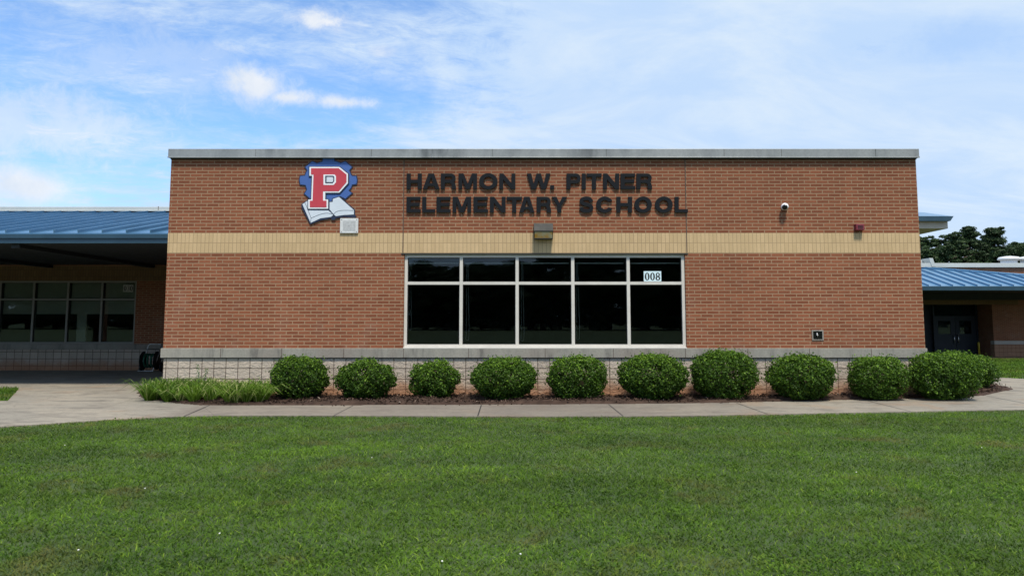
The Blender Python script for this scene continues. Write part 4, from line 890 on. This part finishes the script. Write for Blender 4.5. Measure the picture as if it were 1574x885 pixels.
b.add([(u0, UY - .13, zf1), (xq + .06, UY - .13, zf1), (xq + .06, UY + 6.1, zf1), (u0, UY + 6.1, zf1), (u0, UY + 1.5, zt1 + .12), (XY(1419, UY + 1.5, 330), UY + 1.5, zt1 + .10), (XY(1419, UY + 1.5, 330), UY + 4.6, zt1 + .10), (u0, UY + 4.6, zt1 + .12)], [(0, 3, 2, 1), (4, 5, 6, 7), (0, 1, 5, 4), (1, 2, 6, 5), (2, 3, 7, 6), (3, 0, 4, 7)]); b.build('roof', M['roof'], ub)
MB().box(u0, ux2 - .05, UY + .75, UY + 5.2, ZY(361.4, UY + .75), ZY(351.3, UY) - .002).build('lower_trim', M['fascia'], ub)
MB().box(u0, ux2 - .5, UY + .85, UY + 5, 0, ZY(361.4, UY + .75)).build('brick_wall', M['brick'], ub)

# ------------------------------------------------------------------ classroom furniture seen dimly
def desk(x, y, w_):
    t = empty('school_table', (x, y, .08), None, 'table'); z = .70
    MB().box(x - w_ / 2, x + w_ / 2, y - .35, y + .35, z - .025, z).build('tabletop', M['desk'], t, .006)
    for sx in (-1, 1):
        for sy in (-1, 1): MB().tube([(x + sx * (w_ / 2 - .06), y + sy * .28, z - .025), (x + sx * (w_ / 2 - .03), y + sy * .31, .08)], .018, 8).build('leg', M['steel'], t)
    return t
def chair(x, y, a=0):
    t = empty('school_chair', (x, y, .08), None, 'chair'); s, c = math.sin(a), math.cos(a)
    q = lambda u, v, z: (x + u * c - v * s, y + u * s + v * c, z)
    MB().hexa([q(-.2, -.2, .44), q(.2, -.2, .44), q(.18, .2, .43), q(-.18, .2, .43), q(-.2, -.2, .46), q(.2, -.2, .46), q(.18, .2, .45), q(-.18, .2, .45)]).build('seat', M['chairp'], t, .01)
    MB().hexa([q(-.19, .20, .60), q(.19, .20, .60), q(.19, .22, .60), q(-.19, .22, .60), q(-.17, .27, .86), q(.17, .27, .86), q(.17, .29, .86), q(-.17, .29, .86)]).build('backrest', M['chairp'], t, .01)
    for sx in (-1, 1):
        MB().tube([q(sx * .17, -.16, .44), q(sx * .2, -.2, .08)], .011, 6).build('leg', M['steel'], t)
        MB().tube([q(sx * .17, .2, .84), q(sx * .17, .18, .44), q(sx * .2, .25, .08)], .011, 6).build('leg', M['steel'], t)
    return t
tag(desk(-.9, 1.5, 1.3), 'wooden table seen dimly behind the left half of the big window', group='classroom tables')
tag(desk(1.5, 1.7, 1.3), 'wooden table seen dimly behind the right half of the big window', group='classroom tables')
for i, (x, y, a, lb) in enumerate([(-.95, .95, 3.0, 'blue plastic chair behind the second window bay from the left'), (.15, 1.3, 2.2, 'blue plastic chair behind the middle window bay'), (1.3, 1.05, 3.3, 'blue plastic chair behind the fourth window bay from the left')]):
    tag(chair(x, y, a), lb, group='classroom chairs')

# ------------------------------------------------------------------ bushes
def bush(cx, cy, w_, zt_, z_lo, seed, label, dense=1.0):
    r = np.random.default_rng(seed); shade = r.normal(0, .06); yk = r.uniform(.8, 1.5); lk = r.uniform(.8, 1.7); ft = r.uniform(.12, .34); root = empty('holly_bush', (cx, cy, .02), label, 'bush', 'clipped bushes in the bed along the wall')
    rx_, rz_ = w_ / 2, (zt_ - z_lo) / 2; cz = (zt_ + z_lo) / 2; ry_ = rx_ * .82
    area = 4 * math.pi * ((rx_ * ry_) ** 1.6 / 3 + 2 * (rx_ * rz_) ** 1.6 / 3) ** (1 / 1.6)
    n = int(6200 * area * dense); d = norm(r.normal(size=(n, 3)))
    ph = r.uniform(0, 6.28, 12)
    lump = lk * (.050 * np.sin(d[:, 0] * 5.3 + ph[0]) * np.sin(d[:, 2] * 5.1 + ph[1]) + .045 * np.sin(d[:, 0] * 10.7 + ph[2] + d[:, 1] * 5) * np.sin(d[:, 2] * 8.3 + ph[3]) + .03 * np.sin(d[:, 1] * 13 + ph[4]) * np.sin(d[:, 0] * 17 + ph[5]) + .03 * np.sin(d[:, 0] * 23 + d[:, 2] * 19 + ph[6]))
    # flatter than a ball: a clipped shrub, square-shouldered, drawn in at the foot
    e = r.uniform(2.15, 2.9); sup = (np.abs(d[:, 0]) ** e + np.abs(d[:, 1]) ** e + np.abs(d[:, 2]) ** e) ** (-1 / e)
    foot = np.where(d[:, 2] < -.1, 1 - ft * np.clip(-d[:, 2] - .1, 0, 1), 1.0)
    dep = r.random(n) ** 1.7 * .42; rad = (1 + lump - dep) * sup * .95
    sh = (r.random(n) < .035) & ((d[:, 2] > .1) | (r.random(n) < .3)); rad[sh] = ((1 + lump) * sup)[sh] * .95 + r.uniform(.02, .15, sh.sum())   # stray shoots
    p = np.stack([d[:, 0] * rx_ * rad * foot, d[:, 1] * ry_ * rad * foot, d[:, 2] * rz_ * rad], 1) + np.array([cx, cy, cz])
    nn = norm(d * .55 + r.normal(size=(n, 3)) * .65 + np.array([0, -.05, .3])); sz = r.uniform(.024, .046, n)
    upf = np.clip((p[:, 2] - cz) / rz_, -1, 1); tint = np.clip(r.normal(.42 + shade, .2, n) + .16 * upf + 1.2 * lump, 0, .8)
    young = (r.random(n) < yk * (.10 + .40 * np.clip(upf, 0, 1) ** 1.5)) & (dep < .16); tint[young] = r.uniform(.84, 1.0, young.sum())
    # thin spots where the twigs show through
    keep = np.ones(n, bool)
    for q in range(5):
        g_ = norm(r.normal(size=(1, 3)) * np.array([1, 1, .7]) + np.array([0, -.6, -.2]))[0]; keep &= ~((d @ g_ > math.cos(r.uniform(.10, .20))) & (r.random(n) < .75))
    p, nn, sz, tint = p[keep], nn[keep], sz[keep], tint[keep]
    p[:, 2] = np.maximum(p[:, 2], .035)
    off = np.array(root.location); link('foliage', leaf_cloud('foliage', p - off, nn, sz, tint, M['bushleaf'], .52, r), root)
    b = MB()
    for k in range(16):
        a = r.uniform(0, 6.28); q = r.uniform(.25, .75); ex, ey, ezz = cx + rx_ * q * math.cos(a), cy + ry_ * q * math.sin(a), cz + rz_ * r.uniform(.0, .6)
        b.tube([(cx + .05 * math.cos(a), cy + .05 * math.sin(a), 0), (cx + (ex - cx) * .45, cy + (ey - cy) * .45, cz * .55), (ex, ey, ezz)], [.016, .011, .004], 6)
    b.build('stem', M['stem'], root)
BY = -.78
specs = [(415, 506, 543, 606, 'leftmost round bush, standing right of the strappy grass clumps'), (513, 611, 549, 609, 'squarish bush under the left brick, second from the left'),
 (627, 708, 550, 611, 'smallest bush of the row, below the leftmost window bay'), (720, 829, 545, 612, 'wide bush below the second window bay'), (840, 935, 543, 609, 'mid-sized bush below the middle window bays, fifth from the left'),
 (946, 1060, 539, 612, 'large bush below the rightmost window bay'), (1060, 1165, 534, 610, 'tall bright-topped bush just right of the window'), (1177, 1285, 540, 604, 'bush directly below the black faucet box'),
 (1304, 1394, 543, 600, 'rounder dark bush between the faucet box bush and the corner'), (1399, 1504, 537, 602, 'broad bush in front of the right corner of the brick block'), (1480, 1532, 540, 598, 'dark bush half hidden behind the corner bush, beside the walk')]
for i, (xa, xb, ya, yb_, lb) in enumerate(specs):
    gp = G((xa + xb) / 2, yb_); cyy = gp.y + (XY(xb, gp.y) - XY(xa, gp.y)) * .30
    if i == 10: cyy = 1.35; xa = 1442
    X0, X1 = XY(xa, cyy, 575), XY(xb, cyy, 575)
    cyy = min(cyy, -.06 - (X1 - X0) * .40) if i < 9 else cyy
    if i == 9: cyy = -.46
    X0, X1 = XY(xa + 1.5, cyy, 575), XY(xb - 1.5, cyy, 575)
    bush((X0 + X1) / 2, cyy, X1 - X0, ZY(ya + 3.5, cyy), -.03, 100 + i, lb)

# ------------------------------------------------------------------ strappy border grass and a tall weed
pts = []
lb = [bedL[0], bedL[1], bedL[2], bedL[3], bedL[4], bedL[5], tuple(FAR[0])[:2], tuple(G(440, 621.5))[:2], tuple(G(432, 606))[:2]]
n = 0; crowns = []
while len(crowns) < 44:
    x = random.uniform(-6.8, -3.2); y = random.uniform(-1.6, .7)
    if in_poly(np.array([x]), np.array([y]), [(XL - .05, .45), (-6.0, .25), (-6.02, -.05), (-5.80, -.66), (-5.25, -1.06), (-4.5, -1.24), (-4.05, -1.24), (-4.0, -.25), (XL - .05, -.2)])[0]: crowns.append((x, y))
bs, hs, ws, ls, az, tn = [], [], [], [], [], []
for (x, y) in crowns:
    m_ = 105; a = rng.uniform(0, 6.28, m_); r_ = .05 * np.sqrt(rng.random(m_)); var = rng.random() < .3
    bs.append(np.stack([x + r_ * np.cos(a), y + r_ * np.sin(a), np.full(m_, .0)], 1)); hs.append(rng.uniform(.17, .36, m_) * rng.uniform(.62, 1.2)); ws.append(rng.uniform(.010, .018, m_))
    ls.append(rng.uniform(.15, 1.5, m_)); az.append(a + rng.normal(0, .3, m_)); tt = np.clip(rng.normal(.30 + rng.normal(0, .12), .24, m_), 0, .8); k = rng.random(m_) < (.35 if var else .10); tt[k] = rng.uniform(.9, 1, k.sum()); tn.append(tt)
for (x, y) in [(-4.08, -1.15), (-3.92, -1.05), (-4.3, -1.2), (-3.9, -.85)]:    # paler clump at the right end
    m_ = 110; a = rng.uniform(0, 6.28, m_); bs.append(np.stack([x + .04 * np.cos(a), y + .04 * np.sin(a), np.zeros(m_)], 1)); hs.append(rng.uniform(.2, .36, m_)); ws.append(rng.uniform(.010, .017, m_)); ls.append(rng.uniform(.4, 1.5, m_)); az.append(a); tt = rng.uniform(.4, 1.0, m_); tn.append(tt)
lir = link('border_grass', blades('border_grass', np.concatenate(bs), np.concatenate(hs), np.concatenate(ws), np.concatenate(ls), np.concatenate(az), np.concatenate(tn), M['liriope'], 1.0, .34))
tag(lir, 'strappy yellow-green border grass spilling over the patio edge', 'border grass', kind='stuff')
wd = empty('tall_weed', (XY(309, -.35, 590), -.35, 0), 'two upright leafy weed shoots rising from the border grass', 'weed')
for (xp, yt_, xb_) in ((303.5, 560, 307), (318.5, 566, 312)):
    t0, t1 = P(xb_, 592, -.35), P(xp, yt_, -.35); MB().tube([(t0.x, -.35, .02), (t0 * .5 + t1 * .5), t1], [.006, .005, .002], 6).build('stem', M['hose'], wd)
    cen, nr = [], []
    for k in range(34):
        f = k / 33; p = t0 * (1 - f) + t1 * f; a = k * 2.4; cen.append((p.x + .022 * math.cos(a), p.y + .022 * math.sin(a), p.z)); nr.append((math.cos(a) * .5, math.sin(a) * .5 - .3, .7))
    link('leaves', leaf_cloud('leaves', np.array(cen) - np.array(wd.location), norm(np.array(nr)), np.full(34, .035), rng.uniform(.5, .8, 34), M['bushleaf'], .5), wd)

# ------------------------------------------------------------------ trees
def tree_meshes(h, w_, seed, kind, lo_=.16):
    """trunk and crown meshes for a tree of height h standing at the origin"""
    r = np.random.default_rng(seed); b = MB(); cl = []
    tw = h * .022 + .08; lean = r.normal(0, .03 * h, 2)
    tp = [(lean[0] * f, lean[1] * f, h * f) for f in (0, .25, .5, .75, .97)]; b.tube(tp, [tw * 1.3, tw, tw * .75, tw * .45, .04], 8)
    nb = 34 if kind == 'pine' else 32
    for k in range(nb):
        f = lo_ + (.98 - lo_) * (k + r.random()) / nb; a = k * 2.4 + r.normal(0, .4)
        if kind == 'pine': reach = (1.0 if lo_ > .1 else 1.15) * w_ / 2 * (1.15 - .85 * abs(f - .42) / .58) * r.uniform(.6, 1.1)
        else: reach = w_ / 2 * math.sqrt(max(1 - ((f - (.55 if lo_ > .1 else .36)) / (.5 if lo_ > .1 else .66)) ** 2, .12)) * r.uniform(.65, 1.1)
        s_ = Vector((lean[0] * f, lean[1] * f, h * f)); e_ = s_ + Vector((math.cos(a) * reach, math.sin(a) * reach, reach * r.uniform(.05, .4)))
        b.tube([s_, (s_ + e_) / 2 + Vector((0, 0, -.05 * reach)), e_], [tw * .35, tw * .2, .02], 5)
        for q in np.linspace(.3, 1.0, 5): cl.append((s_ + (e_ - s_) * q + Vector(r.normal(0, .25, 3)), (.42 + .35 * (1 - q)) * (w_ / 5) * r.uniform(.45, 1.2)))
    cl.append((Vector((lean[0], lean[1], h * .97)), .35 * w_ / 5))
    cs, ns, ss, ts = [], [], [], []
    for c, rad in cl:
        m_ = int(420 * max(rad, .4) ** 1.3); d = norm(r.normal(size=(m_, 3))); rr = rad * r.random(m_)[:, None] ** .45 * np.array([1.25, 1.25, .55]); p = np.array(c) + d * rr
        cs.append(p); ns.append(norm(d + r.normal(size=(m_, 3)) * .6)); ss.append(r.uniform(.11, .27, m_)); ts.append(np.clip(r.normal(.40, .16, m_) + .25 * d[:, 2] + r.normal(0, .10), 0, 1))
    return b, leaf_cloud('crown', np.concatenate(cs), np.concatenate(ns), np.concatenate(ss), np.concatenate(ts), M['treeleaf' if kind == 'pine' else 'treeleaf2'], .55, r)
def tree(name, x, y, z, h, w_, seed, kind, label, group):
    b, crown = tree_meshes(h, w_, seed, kind); root = empty(name, (x, y, z), label, 'tree', group)
    b.v = [(v[0] + x, v[1] + y, v[2] + z) for v in b.v]; b.build('trunk', M['bark'], root); link('crown', crown, root); return root
TY = 72
tr = [(1400, 372, 46, 'broad_tree', 'dark tree hugging the brick block edge, partly hidden behind it', 74), (1421, 364, 34, 'broad_tree', 'low dark tree just below the blue roof overhang', 70), (1440, 366, 32, 'broad_tree', 'rounded dark tree second from the brick block', 76),
      (1458, 361, 34, 'pine_tree', 'ragged dark tree left of the two tallest pines', 72), (1487, 349, 40, 'pine_tree', 'narrow tall pine, left of the two tallest above the right roof', 71), (1518, 350, 52, 'pine_tree', 'wide tall pine, right of the two tallest above the right roof', 73),
      (1472, 374, 40, 'broad_tree', 'dark tree filling the gap under the tallest pines', 68), (1446, 380, 46, 'broad_tree', 'low dark tree low behind the parapet corner, under the overhang', 66), (1503, 366, 40, 'broad_tree', 'dark tree closing the gap between the two tallest pines', 78), (1537, 384, 34, 'broad_tree', 'low dark tree between the wide pine and the roof vent', 67),
      (1545, 377, 44, 'broad_tree', 'low rounded tree behind the white roof vent', 80), (1572, 373, 46, 'broad_tree', 'low tree at the right edge of the photo', 82), (1610, 372, 60, 'broad_tree', 'dark tree beyond the right edge of the photo', 80)]
for i, (px, pyt, wpx, nm, lb, yy) in enumerate(tr):
    top = P(px, pyt, yy); sc = (yy + D) / F; tree(nm, top.x, yy, -.5, top.z + .5, wpx * sc * 1.35, 500 + i, 'pine' if nm == 'pine_tree' else 'broad', lb, 'trees behind the right wing')
# row across the road behind the camera: it shows only as the treeline mirrored in the window
protos = []
GL = 'dark tree in the far row that shows only mirrored in the window'
for i in range(4):
    kind = 'pine' if i % 2 else 'broad'; b, cr = tree_meshes(9.8 + i * .7, 8.5 + (i % 2), 700 + i, kind, .04)
    b2 = MB(); b2.v = b.v; b2.f = b.f; b2.sm = b.sm; root = empty('broad_tree' if i % 2 == 0 else 'pine_tree', (0, 0, 0), GL, 'tree', 'far tree row mirrored in the glass'); t_ = b2.build('trunk', M['bark'], root); c_ = link('crown', cr, root); protos.append((root, t_, c_))
xs_ = np.arange(-100, 132, 3.0)
for i, x in enumerate(xs_):
    pr = protos[i % 4]
    if i < 4: root = pr[0]
    else:
        root = pr[0].copy(); C.objects.link(root)
        for ch in pr[1:]: q = ch.copy(); C.objects.link(q); q.parent = root
    s = random.uniform(.84, 1.12); root.location = (x + random.uniform(-1, 1), -100 + (4.5 if i % 2 else -4.5) + random.uniform(-2, 2), -.1); root.rotation_euler = (0, 0, random.uniform(0, 6.28)); root.scale = (s * 1.05, s * 1.05, (random.uniform(8.3, 9.6) if -24 < x < 3 else random.uniform(11.6, 13.5)) / (9.8 + (i % 4) * .7))
